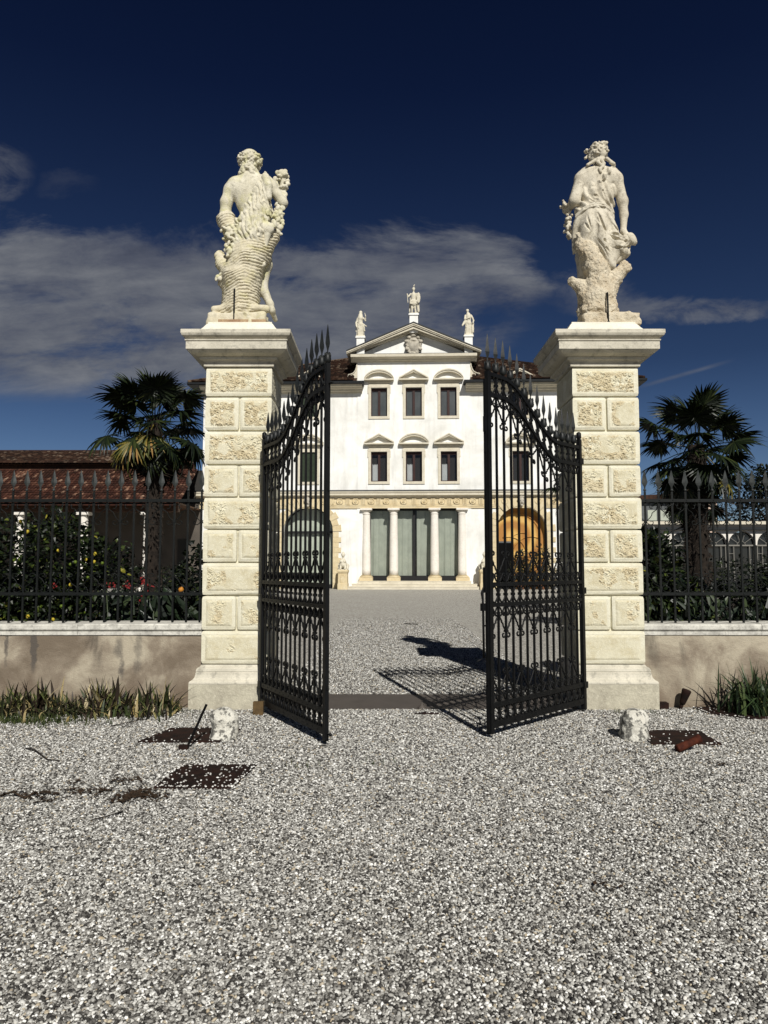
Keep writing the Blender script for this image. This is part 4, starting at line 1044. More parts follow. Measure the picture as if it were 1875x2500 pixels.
def plate(poly, label, n_peb, seed, hole=None):
    c = np.mean(poly, 0); mb = MB(); mb.prism([(p[0]-c[0], p[1]-c[1]) for p in poly], .004, .0225, axis='z')
    o = obj('rusty_plate', mb, M['rust'], None, (c[0], c[1], 0)); tag(o, label, 'plate')
plate([(-2.24,6.84),(-1.50,6.84),(-1.40,7.42),(-2.10,7.42)], 'dark rusty steel plate behind the leaning black rod', 20, 1)
plate([(-1.66,5.44),(-1.09,5.44),(-1.02,6.06),(-1.63,6.06)], 'dark rusty steel plate nearest the viewer, sprinkled with gravel', 40, 2)
plate([(2.40,6.76),(3.03,6.75),(3.06,7.30),(2.45,7.32)], 'dark rusty steel plate under the rusty tube', 12, 3)
plate([(3.50,8.50),(3.52,8.16),(3.86,7.86),(4.30,7.95),(4.25,8.50)], 'dark rusty steel plate beside the strap-leaved plant', 10, 4)
plate([(.33,8.14),(.56,8.12),(.60,8.17),(.52,8.22),(.36,8.22)], 'small dark drain cover in front of the threshold', 5, 5)
pp = []
for (x0,x1,y0,y1,n,edge) in ((-2.2,-1.55,6.86,7.4,46,'l'),(-1.62,-1.08,5.46,6.04,130,'a'),(2.45,3.0,6.8,7.28,26,'a'),(3.6,4.2,8.0,8.45,22,'a'),(.36,.57,8.13,8.21,30,'a')):
    for i in range(n):
        x = random.betavariate(.6,.6)*(x1-x0)+x0; y = random.betavariate(.6,.6)*(y1-y0)+y0; pp.append((x,y,.0265,.0085*random.uniform(.7,1.3)))
def edge_pebbles(poly, n, w_):
    for i in range(n):
        k = random.randrange(len(poly)); a, b = poly[k], poly[(k+1) % len(poly)]; q = random.random(); cx_, cy_ = np.mean(poly, 0)
        x, y = a[0]+(b[0]-a[0])*q, a[1]+(b[1]-a[1])*q; s_ = abs(random.gauss(0, w_)); L_ = math.hypot(cx_-x, cy_-y); pp.append((x+(cx_-x)/L_*s_, y+(cy_-y)/L_*s_, .0260, .0088*random.uniform(.6,1.3)))
edge_pebbles([(-2.24,6.84),(-1.50,6.84),(-1.40,7.42),(-2.10,7.42)], 46, .008); edge_pebbles([(-1.66,5.44),(-1.09,5.44),(-1.02,6.06),(-1.63,6.06)], 90, .010)
edge_pebbles([(2.40,6.76),(3.03,6.75),(3.06,7.30),(2.45,7.32)], 46, .008); edge_pebbles([(3.50,8.50),(3.52,8.16),(3.86,7.86),(4.30,7.95)], 60, .012)
mp = []
for q in PEB[:2]:
    q2 = q.copy(); q2.materials.clear(); q2.materials.append(M['bright_pebble'] if 'bright_pebble' in M else M.setdefault('bright_pebble', M['pebble_pale'])); mp.append(q2)

o = scatter('stray_gravel', np.array(pp), mp, 5); tag(o, 'white pebbles strewn over the rusty plates', 'gravel', kind='stuff')

mb = MB(); a = Vector(g0 := (-1.735, 6.62, .01)); mb.tube([(0,0,0),(.125,.20,.355)], .014, 4); mb.box(-.06, .02, -.03, .02, -.005, .045, 1)
o = obj('leaning_rod', mb, [M['void'], M['rust']], None, (-1.735, 6.60, .004)); tag(o, 'thin black metal rod with a brick-red foot, leaning by the white stone', 'rod')
mb = MB(); mb.lathe([(.034,0),(.036,.01),(.034,.02),(.034,.21),(.037,.215),(.037,.24),(.030,.24),(.030,.05)], (0,0,0), 16)
o = obj('rusty_tube', mb, M['rust_red'], None, (2.53, 6.50, .035)); o.rotation_euler = Vector((.28,.07,.10)).to_track_quat('Z', 'Y').to_euler(); tag(o, 'short orange rusty tube lying askew at the edge of a plate', 'tube')
mb = MB(); mb.lathe([(.030,0),(.034,.02),(.05,.14),(.052,.16),(.046,.17),(.0,.172)], (0,0,.06), 12); mb.lathe([(.02,-.02),(.022,.07)], (0,0,0), 8)
o = obj('ground_spotlight', mb, M['rust'], None, (3.36, 8.50, .0)); o.rotation_euler = (R(6), R(18), 0); tag(o, 'small dark red spotlight at the foot of the wall beside the right pillar', 'spotlight')
mb = MB(); mb.box(-.05, .05, -.05, .05, -.01, .07); o = obj('brick', mb, M['rust'], None, (3.17, 8.52, 0)); tag(o, 'small dark red brick at the foot of the right pillar', 'brick')
mb = MB(); mb.lathe([(.05,0),(.05,.008),(.02,.035),(.008,.05),(.006,.075)], (0,0,0), 10); o = obj('gate_stop', mb, M['threshold'], None, (.43, 8.5, .006)); tag(o, 'small iron gate stop on the threshold slab', 'gate stop')

def twig(name, pts, r, label, leafy=0, cat='twig'):
    mb = MB(); c = Vector(pts[0]); mb.tube([Vector(p)-c for p in pts], r, 5)
    for i in range(leafy):
        q = Vector(random.choice(pts))-c; q += Vector((random.gauss(0,.05), random.gauss(0,.04), .006)); s_ = random.uniform(.012,.03); a = random.uniform(0,6.28)
        d_ = Vector((math.cos(a), math.sin(a), random.uniform(-.2,.3)))*s_; e_ = Vector((-math.sin(a), math.cos(a), random.uniform(-.2,.4)))*s_*.4
        mb.add([q-d_, q+e_, q+d_, q-e_], [(0,1,2,3)])
    o = obj(name, mb, M['twig'] if not leafy else M['dead_leaf'], None, tuple(c)); return tag(o, label, cat)
G = lambda px, py, z=.008: (lambda p: (p[0], p[1], z+.012))(ground_at(px, py))
def ground_at(px, py):
    u = px-937.5; v = 1250-py; r = (u, F_PX*math.cos(PITCH)-v*math.sin(PITCH), F_PX*math.sin(PITCH)+v*math.cos(PITCH)); t_ = -EYE/r[2]; return (r[0]*t_, r[1]*t_)
twig('twig', [G(62,1832),G(85,1840,.02),G(115,1860),G(145,1863)], .006, 'dark forked twig at the far left of the gravel, below the iris bed')
twig('twig', [G(270,1777),G(320,1770,.02),G(362,1758)], .004, 'thin dark twig just left of the rusty plate by the rod')
twig('twig', [G(222,2010),G(262,2005,.02),G(300,1988)], .004, 'thin dark twig below the patch of dead leaves')
twig('bundle_of_twigs', [G(0,1950),G(30,1948,.03),G(60,1955),G(88,1945,.02)], .008, 'tangle of dark twigs and leaves at the left edge of the gravel', 26)
twig('leaf_litter', [G(95,1944),G(125,1942),G(128,1940),G(95,1965),G(130,1962)], .002, 'dead leaves scattered next to the tangle of twigs', 60, 'leaves')
twig('leaf_litter', [G(178,1918),G(182,1935),G(205,1942),G(215,1936),G(232,1948),G(253,1934)], .002, 'dead leaves scattered left of the dark clump of leaves', 90, 'leaves')
twig('leaf_litter', [G(300,1960),G(315,1952),G(330,1946),G(345,1948),G(350,1940)], .002, 'darkest clump of dead leaves below the front plate', 240, 'leaves')
twig('leaf_litter', [G(290,1910),G(310,1912),G(340,1908),G(372,1950),G(385,1955)], .002, 'dead leaves scattered just left of the front plate', 100, 'leaves')
twig('twig', [G(987,1524),G(1020,1526)], .012, 'dark stick lying in the courtyard beyond the threshold')
twig('leaf_litter', [G(1480,2178),G(1490,2184),G(1475,2170)], .002, 'few brown leaf scraps on the gravel at lower right', 10, 'leaves')
twig('leaf_litter', [G(1750,1868),G(1770,1872)], .002, 'few dark leaf scraps below the plate of the rusty tube', 16, 'leaves')
# ------------------------------------------------------------------ the villa (local frame: x along the front, y into the house)
VIL = thing('villa', 'white three-storey villa with pediment, coat of arms and columned entrance beyond the gate', 'villa', (2.25, 55.0, 0), R(-2.2))
def vpart(name, mb, mat, parent=None, loc=None): return obj(name, mb, mat, parent or VIL, loc)
WX = (-7.95, 7.98); UP = (12.98, 15.17); LOW = (8.02, 10.28); HW = .61
def wall_cells(mb, x0, x1, z0, z1, holes, y, depth=.38, rev=True):
    xs = sorted({x0, x1} | {h[0] for h in holes} | {h[1] for h in holes}); zs = sorted({z0, z1} | {h[2] for h in holes} | {h[3] for h in holes})
    xs = [x for x in xs if x0-1e-6 <= x <= x1+1e-6]; zs = [z for z in zs if z0-1e-6 <= z <= z1+1e-6]
    for i in range(len(xs)-1):
        for j in range(len(zs)-1):
            cx, cz = (xs[i]+xs[i+1])/2, (zs[j]+zs[j+1])/2
            if any(h[0] < cx < h[1] and h[2] < cz < h[3] for h in holes): continue
            mb.add([(xs[i],y,zs[j]),(xs[i+1],y,zs[j]),(xs[i+1],y,zs[j+1]),(xs[i],y,zs[j+1])], [(0,1,2,3)])
    if rev:
        for a, b, c, d in holes:
            mb.add([(a,y,c),(a,y+depth,c),(a,y+depth,d),(a,y,d)], [(0,1,2,3)]); mb.add([(b,y,c),(b,y+depth,c),(b,y+depth,d),(b,y,d)], [(3,2,1,0)])
            mb.add([(a,y,d),(b,y,d),(b,y+depth,d),(a,y+depth,d)], [(0,1,2,3)]); mb.add([(a,y,c),(b,y,c),(b,y+depth,c),(a,y+depth,c)], [(3,2,1,0)])
def win_hole(cx, zz): return (cx-HW, cx+HW, zz[0], zz[1])
AR = 1.87; AS = 4.28
def arch_fill(mb, cx, y, top, depth=.5, n=24):
    """spandrel between a round arch and its rectangular hole, plus the reveal"""
    P_ = [(cx-AR*math.cos(PI*i/n), AS+AR*math.sin(PI*i/n)) for i in range(n+1)]
    Q_ = [(p[0], top) for p in P_]
    for i in range(n):
        mb.add([(P_[i][0],y,P_[i][1]),(P_[i+1][0],y,P_[i+1][1]),(Q_[i+1][0],y,top),(Q_[i][0],y,top)], [(0,1,2,3)])
        mb.add([(P_[i][0],y,P_[i][1]),(P_[i+1][0],y,P_[i+1][1]),(P_[i+1][0],y+depth,P_[i+1][1]),(P_[i][0],y+depth,P_[i][1])], [(3,2,1,0)])
    for sx in (-1, 1): mb.add([(cx+sx*AR,y,0),(cx+sx*AR,y,AS),(cx+sx*AR,y+depth,AS),(cx+sx*AR,y+depth,0)], [(0,1,2,3) if sx > 0 else (3,2,1,0)])
for sg in (-1, 1):
    mb = MB(); cx = WX[0] if sg < 0 else WX[1]; holes = [win_hole(cx, UP), win_hole(cx, LOW), win_hole(sg*12.4, UP), win_hole(sg*12.4, LOW), (cx-AR, cx+AR, -.3, AS+AR), (sg*12.4-.6, sg*12.4+.6, 2.2, 4.6)]
    a, b = (-16.05, -4.27) if sg < 0 else (4.27, 16.15)
    wall_cells(mb, a, b, -.3, 15.62, holes, 0.0); arch_fill(mb, cx, 0.0, AS+AR)
    e = a if sg < 0 else b
    mb.add([(e,0,-.3),(e,13,-.3),(e,13,15.62),(e,0,15.62)], [(0,1,2,3)])
    mb.add([(a,13,-.3),(b,13,-.3),(b,13,15.62),(a,13,15.62)], [(3,2,1,0)])
    vpart('wing_wall', mb, M['villa_plaster'])
mb = MB()
holes = [win_hole(c, z) for c in (-2.62, 0, 2.62) for z in (UP, LOW)]+[(-3.62, 3.62, .6, 6.04)]
wall_cells(mb, -4.27, 4.27, -.3, 17.45, holes, -.045, .40)
for sg in (-1, 1): mb.add([(sg*4.27,-.045,-.3),(sg*4.27,9,-.3),(sg*4.27,9,17.45),(sg*4.27,-.045,17.45)], [(0,1,2,3)])
mb.add([(-4.8,.06,17.45),(4.8,.06,17.45),(0,.06,19.66)], [(0,1,2)])
mb.add([(-4.27,9,17.4),(4.27,9,17.4),(0,9,19.4)], [(0,2,1)])
vpart('central_wall', mb, M['villa_plaster'])
# window with stone surround and hood; the sash and panes are sub-parts
def window(cx, zz, hood, kind, y=0.0):
    z0, z1 = zz; mb = MB(); t_ = .20; yo = y-.07
    mb.box(cx-HW-t_, cx-HW, yo, y+.12, z0-.20, z1+.002); mb.box(cx+HW, cx+HW+t_, yo, y+.12, z0-.20, z1+.002)
    mb.box(cx-HW-.0, cx+HW+.0, yo+.002, y+.12, z0-.20, z0); mb.box(cx-HW-t_-.05, cx+HW+t_+.05, yo-.01, y+.0, z1+.004, z1+.20)
    mb.box(cx-HW-t_-.06, cx-HW-t_-.002, yo+.0, y+.0, z1-.42, z1+.0); mb.box(cx+HW+t_+.002, cx+HW+t_+.06, yo+.0, y+.0, z1-.42, z1+.0)
    mb.box(cx-.78, cx+.78, yo+.025, y, z1+.204, z1+.36)
    mb.sweep([(0,0),(.10-y,.0),(.13-y,.05),(.13-y,.10),(0,.10)], cx-.86, cx+.86)
    for i in range(len(mb.v)-10, len(mb.v)): v = mb.v[i]; mb.v[i] = (v[0], v[1], v[2]+z1+.362)
    b = z1+.47; W_ = 1.12
    mb.box(cx-W_+.08, cx+W_-.08, y-.20, y, b, b+.05); mb.box(cx-W_, cx+W_, y-.36, y, b+.052, b+.16); 
    n = 16 if hood == 'arc' else 1; hh = .60 if hood == 'arc' else .62
    pts = []
    for i in range(-n, n+1):
        q = i/n; pts.append((cx+q*W_, b+.16+(hh*(1-abs(q)) if hood != 'arc' else (math.sqrt(max(0, 1-(q*.93)**2))-math.sqrt(1-.93**2))/(1-math.sqrt(1-.93**2))*.62)))
    for (dy0, dy1, ta, tb) in ((-.36, -.24, 0.0, .10), (-.30, 0, -.12, -.004)):
        poly = [(x, z+tb) for x, z in pts]+[(x, z+ta) for x, z in reversed(pts)]
        k = len(pts); 
        for i in range(k-1):
            q = [(pts[i][0], max(b+.162, pts[i][1]+ta)), (pts[i+1][0], max(b+.162, pts[i+1][1]+ta)), (pts[i+1][0], max(b+.163, pts[i+1][1]+tb)), (pts[i][0], max(b+.163, pts[i][1]+tb))]
            mb.prism(q, y+dy0, y if dy1 == -.24 else y+dy1, 0)
    fr = vpart('window', mb, M['cream_stone'])
    yb = y+.20
    if kind == 'shutter':
        m2 = MB()
        for s_ in (-1, 1):
            m2.box(cx+(s_*.003 if s_ > 0 else -HW), cx+(HW if s_ > 0 else -.003), y+.05, y+.10, z0, z1)
            for kk in (0.25, .5, .75): m2.box(cx+s_*HW*kk-.006, cx+s_*HW*kk+.006, y+.042, y+.0499, z0+.05, z1-.05)
        obj('shutter', m2, M['shutter'], fr); return
    m2 = MB(); o_ = .07
    m2.box(cx-HW, cx-HW+o_, yb-.03, yb+.03, z0, z1); m2.box(cx+HW-o_, cx+HW, yb-.03, yb+.03, z0, z1); m2.box(cx-HW+o_, cx+HW-o_, yb-.03, yb+.03, z1-.22, z1); m2.box(cx-HW+o_, cx+HW-o_, yb-.03, yb+.03, z0, z0+.08)
    m2.box(cx-.09, cx+.09, yb-.05, yb+.02, z0+.08, z1-.22)
    obj('sash', m2, M['dark_wood'], fr)
    m3 = MB(); 
    for a_, b_ in ((cx-HW+o_, cx-.09), (cx+.09, cx+HW-o_)): m3.add([(a_,yb,z0+.08),(b_,yb,z0+.08),(b_,yb,z1-.22),(a_,yb,z1-.22)], [(0,1,2,3)])
    obj('pane', m3, M['glass'], fr)
    m4 = MB()
    if kind == 'blind': m4.box(cx-HW, cx+HW, yb+.05, yb+.06, z0, z1); obj('blind', m4, M['grey_blind'], fr)
    elif kind == 'curtain':
        v = []; f = []; n = 24
        for i in range(n+1):
            x = cx-HW+.1+(.42)*i/n; yy_ = yb+.08+.02*math.sin(i*1.3); v += [(x,yy_,z0+.03),(x,yy_,z0+1.32+.04*math.sin(i))]
        for i in range(n): f.append((2*i,2*i+2,2*i+3,2*i+1))
        m4.add(v, f); obj('curtain', m4, M['curtain_w'], fr)
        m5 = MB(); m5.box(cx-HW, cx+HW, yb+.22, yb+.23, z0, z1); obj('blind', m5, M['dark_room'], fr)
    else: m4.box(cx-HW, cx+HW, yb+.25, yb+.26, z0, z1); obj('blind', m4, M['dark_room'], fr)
for c, h1, h2 in ((-2.62,'arc','tri'),(0,'tri','arc'),(2.62,'arc','tri')):
    window(c, UP, h1, 'blind', -.045); window(c, LOW, h2, 'curtain', -.045)
window(WX[0], LOW, 'arc', 'shutter'); window(WX[1], LOW, 'arc', 'dark'); window(WX[0], UP, 'tri', 'shutter'); window(WX[1], UP, 'tri', 'dark')
for s_ in (-12.4, 12.4): window(s_, LOW, 'tri', 'shutter'); window(s_, UP, 'arc', 'shutter')
# string entablature with discs and triglyphs
mb = MB(); mb.sweep([(0,6.00),(.09,6.00),(.09,6.12),(.11,6.125),(.11,6.24),(.13,6.25),(.13,6.285),(0,6.285)], -16.2, 16.3)
mb.sweep([(0,6.287),(.07,6.287),(.07,6.79),(0,6.79)], -16.15, 16.25)
D_ = [-14.0,-12.8,-11.6,-10.4,-9.2,-6.75,-5.57,-4.38,-3.2,-2.07,-.77,.77,2.07,3.2,4.38,5.57,6.75,9.2,10.4,11.6,12.8,14.0]
for x in D_:
    m_ = MB(); m_.lathe([(.25,0),(.25,.09),(.20,.10),(.18,.03),(.13,.03),(.12,.10),(.08,.10),(.07,.03),(.05,.09),(.001,.10)], (0,0,0), 20)
    m_.xform(Matrix.Translation((x, -.071, 6.53)) @ Matrix.Rotation(R(90), 4, 'X')); mb.add(m_.v, m_.f, 0, True)
mids = [(a+b)/2 for a, b in zip(D_, D_[1:])]
for x in mids:
    if 7 < abs(x) < 9: continue
    for k in (-1, 0, 1): mb.box(x-.035+k*.11, x+.035+k*.11, -.15, -.0705, 6.30, 6.76)
    mb.box(x-.19, x+.19, -.112, -.0706, 6.765, 6.787); mb.box(x-.17, x+.17, -.135, -.131, 6.20, 6.235)
vpart('frieze', mb, M['ochre_stone'])
mb = MB(); mb.sweep([(0,6.792),(.10,6.792),(.14,6.86),(.20,6.90),(.42,6.96),(.42,7.10),(.47,7.14),(.50,7.22),(.50,7.25),(.10,7.36),(0,7.36)], -16.5, 16.6); vpart('string_cornice', mb, M['cream_stone'])
mb = MB(); mb.sweep([(0,7.262),(.52,7.262),(.52,7.285),(.05,7.40),(0,7.40)], -16.55, 16.65); vpart('lead_flashing', mb, M['gutter'])
# loggia: columns, doors, steps
def column(cx, y, half):
    mb = MB(); n = 24
    mb.lathe([(.335,1.02),(.335,1.4),(.33,2.6),(.30,4.4),(.285,5.52),(.285,5.56)], (cx,y,0), n); mb.lathe([(.31,5.562),(.315,5.60),(.29,5.63),(.29,5.74),(.33,5.75),(.39,5.83),(.395,5.86)], (cx,y,0), n)
    mb.box(cx-.44, cx+.44, y-.44, y+.44, 5.862, 5.995)
    c = vpart('column', mb, M['column_stone']); b = MB(); b.box(cx-.50, cx+.50, y-.50, y+.50, .602, .86); b.lathe([(.47,.862),(.49,.90),(.46,.95),(.38,.965),(.38,.985),(.41,.99),(.40,1.015)], (cx,y,0), n); obj('column_base', b, M['ochre_stone'], c)
for cx in (-1.52, 1.52): column(cx, -.02, False)
for sg in (-1, 1): column(sg*3.58, .10, True)
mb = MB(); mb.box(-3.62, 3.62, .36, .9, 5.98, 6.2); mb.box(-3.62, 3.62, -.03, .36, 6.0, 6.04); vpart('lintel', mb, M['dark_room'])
def curtain(x0, x1, y, z0, z1, seed, amp=.05):
    rg = random.Random(seed); n = int((x1-x0)/.035); m = 12; v = []; f = []
    ph = [rg.uniform(0, 6.28) for _ in range(4)]
    for i in range(n+1):
        for j in range(m+1):
            u_ = x0+(x1-x0)*i/n; w_ = j/m; s_ = (1-w_)
            yy_ = amp*(math.sin(u_*13+ph[0]+s_*.8*math.sin(ph[2]))*.6+math.sin(u_*29+ph[1]+s_*1.2)*.25+math.sin(u_*6+ph[3]+s_*1.5)*.5)*(.5+.5*s_)
            v.append((u_, y+yy_, z0+(z1-z0)*w_))
    for i in range(n):
        for j in range(m): a = i*(m+1)+j; f.append((a, a+m+1, a+m+2, a+1))
    return MB().add(v, f, 0, True)
for i, (x0, x1) in enumerate(((-3.32,-1.76),(-1.30,1.30),(1.76,3.32))):
    fr = MB(); 
    fr.box(x0-.25, x0+.04, .50, .58, .62, 5.98); fr.box(x1-.04, x1+.25, .50, .58, .62, 5.98); fr.box(x0+.04, x1-.04, .50, .58, .62, .95); fr.box(x0+.04, x1-.04, .50, .58, 5.86, 5.98)
    if i == 1: fr.box(-.09, .09, .48, .60, .95, 5.86); fr.box(.10, .13, .44, .475, 2.1, 2.6)
    d = vpart('glass_door', fr, M['black_frame'])
    if i == 1: mb = MB(); mb.add([(x0+.04,.54,.95),(-.09,.54,.95),(-.09,.54,5.86),(x0+.04,.54,5.86),(.09,.54,.95),(x1-.04,.54,.95),(x1-.04,.54,5.86),(.09,.54,5.86)], [(0,1,2,3),(4,5,6,7)])
    else: mb = MB(); mb.add([(x0+.04,.54,.95),(x1-.04,.54,.95),(x1-.04,.54,5.86),(x0+.04,.54,5.86)], [(0,1,2,3)])
    obj('pane', mb, M['glass'], d)
    spans = [(x0+.05, x1-.05)] if i != 1 else [(x0+.05, -.10), (.20, x1-.05)]
    for q, (a, b) in enumerate(spans): obj('curtain', curtain(a, b, .80, .97, 5.9, i*3+q), M['curtain'], d)
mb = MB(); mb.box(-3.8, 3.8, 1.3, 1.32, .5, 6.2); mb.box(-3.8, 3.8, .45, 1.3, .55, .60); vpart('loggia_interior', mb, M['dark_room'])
mb = MB(); mb.box(-4.15, 4.15, -.78, .5, .40, .60); mb.box(-4.55, 4.55, -1.15, .0, .20, .398); mb.box(-4.9, 4.9, -1.55, .0, -.05, .198)
for x0, x1, yf, z in ((-4.17,4.17,-.80,.60),(-4.57,4.57,-1.17,.398),(-4.92,4.92,-1.57,.198)): mb.box(x0, x1, yf, yf+.3, z-.055, z+.003)
vpart('steps', mb, M['cream_stone'])
# arches
def arch(cx, label_kind, seed):
    rg = random.Random(seed); mb = MB(); n = 15
    for i in range(n):
        a0, a1 = PI*i/n+.006, PI*(i+1)/n-.006; ro = (2.52 if i % 2 == 0 else 2.36); 
        if i == n//2: continue
        top = 6.9 if 4 <= i <= 10 else 99
        seg = [(AR+.002, a0), (AR+.002, a1), (ro if top > 50 else 3.0, a1), (ro if top > 50 else 3.0, a0)]
        p = []
        for r_, a in seg:
            x, z = cx-r_*math.cos(a), AS+r_*math.sin(a)
            if top < 50: z = min(z, 6.82); 
            p.append((x, z))
        mb.prism([p[0], p[1], p[2], p[3]], -.135 if top < 50 else -.06, .05)
    for sg in (-1, 1):
        z = 0.0; k = 0
        while z < AS-.1:
            h_ = .385; w_ = .62 if k % 2 else .42+rg.uniform(0,.05)
            z1 = min(z+h_, AS-.01); a, b = cx+sg*(AR+.002), cx+sg*(AR+w_); mb.box(min(a,b), max(a,b), -.06+rg.uniform(-.008,.008), .05, z+.006, z1-.006); z += h_; k += 1
    ar = vpart('arch_surround', mb, M['ochre_stone'])
    f_ = Field((cx-.4,-.62,5.9), (cx+.4,0.05,7.1), .03)
    f_.ell((cx,-.2,6.5), (.22,.2,.33), .02); f_.ell((cx,-.38,6.42), (.05,.08,.08), .02); f_.ell((cx-.08,-.33,6.52), (.05,.05,.04), .01, 0, True); f_.ell((cx+.08,-.33,6.52), (.05,.05,.04), .01, 0, True)
    f_.ell((cx,-.33,6.28), (.09,.05,.03), .01, 0, True); f_.ell((cx,-.28,6.18), (.1,.1,.09), .02)
    for i in range(14): a = rg.uniform(-.3, PI+.3); f_.ell((cx+.24*math.cos(a), -.2-rg.uniform(0,.1), 6.6+.24*math.sin(a)), (.08,.08,.08), .01)
    V, Fq = f_.surface(); obj('mask_keystone', (V, Fq, True), M['relief_stone'], ar)
arch(WX[0], 'glazed', 1); arch(WX[1], 'open', 2)
# left arch: glazed, pale curtains behind a black frame
cx = WX[0]; mb = MB(); n = 24
for (r0, r1) in ((AR, AR-.10),):
    for i in range(n):
        a0, a1 = PI*i/n, PI*(i+1)/n
        p = [(cx-r0*math.cos(a0), AS+r0*math.sin(a0)),(cx-r0*math.cos(a1), AS+r0*math.sin(a1)),(cx-r1*math.cos(a1), AS+r1*math.sin(a1)),(cx-r1*math.cos(a0), AS+r1*math.sin(a0))]
        mb.prism(list(reversed(p)), .66, .74)
mb.box(cx-AR, cx-AR+.10, .66, .74, 0, AS); mb.box(cx+AR-.10, cx+AR, .66, .74, 0, AS); mb.box(cx-AR+.1, cx+AR-.1, .65, .75, 4.16, 4.34); mb.box(cx-AR+.1, cx+AR-.1, .66, .74, 0, .32); mb.box(cx-.06, cx+.06, .655, .745, .32, 4.16)
for x in (-.95,.95): mb.box(cx+x-.03, cx+x+.03, .67, .73, .32, 4.16)
d = vpart('arched_glass_door', mb, M['black_frame'])
v = [(cx-1.78*math.cos(PI*i/n), .70, AS+1.78*math.sin(PI*i/n)) for i in range(n+1)]+[(cx+1.78,.70,.3),(cx-1.78,.70,.3)]
obj('pane', MB().add(v, [tuple(range(len(v)))]), M['glass'], d)
for q, (a, b) in enumerate(((cx-1.75, cx-.03),(cx+.03, cx+1.8))): obj('curtain', curtain(a, b, .92, .3, 6.15, 20+q, .04), M['curtain'], d)
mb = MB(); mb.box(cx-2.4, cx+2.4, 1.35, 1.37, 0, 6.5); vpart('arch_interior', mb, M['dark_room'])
# right arch: open niche, ochre painted vault with ribs, dark doorway low on the left
def painted():
    m, t, bs = new_mat('ochre_painted_vault'); v = coords(t, 'Object')
    wv = t('ShaderNodeTexWave'); wv.wave_type = 'RINGS'; wv.rings_direction = 'SPHERICAL'; mp = t('ShaderNodeMapping'); t.set(mp, 'Vector', v); mp.inputs['Location'].default_value = (-7.4,0,-3.9); t.set(wv, 'Vector', mp.outputs[0])
    wv.inputs['Scale'].default_value = .30; wv.inputs['Distortion'].default_value = 3.0; wv.inputs['Detail'].default_value = 3; wv.inputs['Detail Scale'].default_value = 1.2
    n = t.noise(v, 2.5, 6, 0.6); c = t.ramp(wv.outputs[0], [(0.2, (0.36,0.16,0.028)), (0.6, (0.50,0.27,0.055)), (0.9, (0.64,0.41,0.12))])
    c = t.mix(t.math('MULTIPLY', n, .35), c, (0.32,0.14,0.03)); t.set(bs, 'Base__Color', c); bs.inputs['Roughness'].default_value = .7; return m
M['painted'] = painted()
cx = WX[1]; n = 24
v = [(cx-(AR+.02)*math.cos(PI*i/n), .62, AS+(AR+.02)*math.sin(PI*i/n)) for i in range(n+1)]+[(cx+AR+.02,.62,-.02),(cx-AR-.02,.62,-.02)]
mb = MB().add(v, [tuple(reversed(range(len(v))))]); 
for (ox, rr, z0) in ((-.9,1.3,2.6),(.8,1.5,2.4),(.1,1.0,3.2),(-.3,1.75,3.9)):
    pts = [(cx+ox+rr*math.cos(a), .60, z0+rr*math.sin(a)) for a in np.linspace(.1 if ox < 0 else 1.2, 1.9 if ox < 0 else 3.0, 10)]
    mb.tube([p for p in pts if (p[0]-cx)**2+max(0, p[2]-AS)**2 < 1.75**2], .06, 6)
pn = vpart('painted_vault', mb, M['painted'])
mb = MB(); mb.box(cx-1.86, cx-.72, .50, .58, .02, 3.42); obj('dark_doorway', mb, M['void'], pn)
mb = MB(); mb.box(cx-1.86, cx-.62, .47, .615, 3.422, 3.54); mb.box(cx-.718, cx-.62, .47, .615, .02, 3.42); obj('door_frame', mb, M['grey_blind'], pn)

# eaves, cornice, roof
for sg in (-1, 1):
    mb = MB(); a, b = (3.9, 16.3) if sg > 0 else (-16.2, -3.9)
    mb.sweep([(0,14.78),(.14,14.78),(.16,14.86),(.30,14.90),(.34,15.02),(.52,15.06),(.55,15.12),(.74,15.17),(.78,15.30),(0,15.30)], a, b); vpart('eaves_cornice', mb, M['cream_stone'])
    mb = MB(); a, b = (3.75, 17.15) if sg > 0 else (-17.05, -3.75)
    mb.sweep([(0,15.302),(.98,15.302),(1.06,15.34),(1.08,15.46),(1.0,15.50),(0,15.62)], a, b); mb.box(*((16.16, 17.15) if sg > 0 else (-17.05, -16.06)), -1.0, 13.5, 15.31, 15.48); vpart('gutter', mb, M['gutter'])
def tiled(name, mat, parent, inside, o, u, v, nu, nv, w=.235, ln=.37, seed=1, curve=True):
    """courses of individual half-round tiles on a sloping plane; u along the eave, v up the slope"""
    rg = random.Random(seed); o, u, v = Vector(o), Vector(u).normalized(), Vector(v).normalized(); nn = u.cross(v).normalized()
    mb = MB()
    for j in range(nv):
        for i in range(nu):
            c = (i+.5+.5*(j % 2)*0)*w, (j+.5)*ln
            p = o+u*c[0]+v*c[1]
            if not inside(p): continue
            sk = rg.uniform(-.02,.02); lift = rg.uniform(0,.02)
            vs = []
            for (e, r0, l0) in ((-.58, w*.56, .075), (.55, w*.45, .035)):
                for k in range(5):
                    a = PI*k/4; vs.append(p+u*(r0*math.cos(a)+sk*e)+nn*(r0*.85*math.sin(a)+l0*(1 if e < 0 else .2)+lift)+v*(e*ln))
            mb.add(vs, [(k, k+1, k+6, k+5) for k in range(4)]+[(0,4,3,2,1)], 0)
    return obj(name, mb, mat, parent)
rz0, rzt = 15.50, 19.1; ye, yr = -1.0, 6.0; sl = math.hypot(yr-ye, rzt-rz0)
hx = 5.6; 
def in_front(p):
    q = (p.y-ye)/(yr-ye); lim = 17.1-(17.1-hx)*q
    return 0 <= q <= 1.0 and abs(p.x) < lim and not (abs(p.x) < 4.5 and p.y < 6.0)
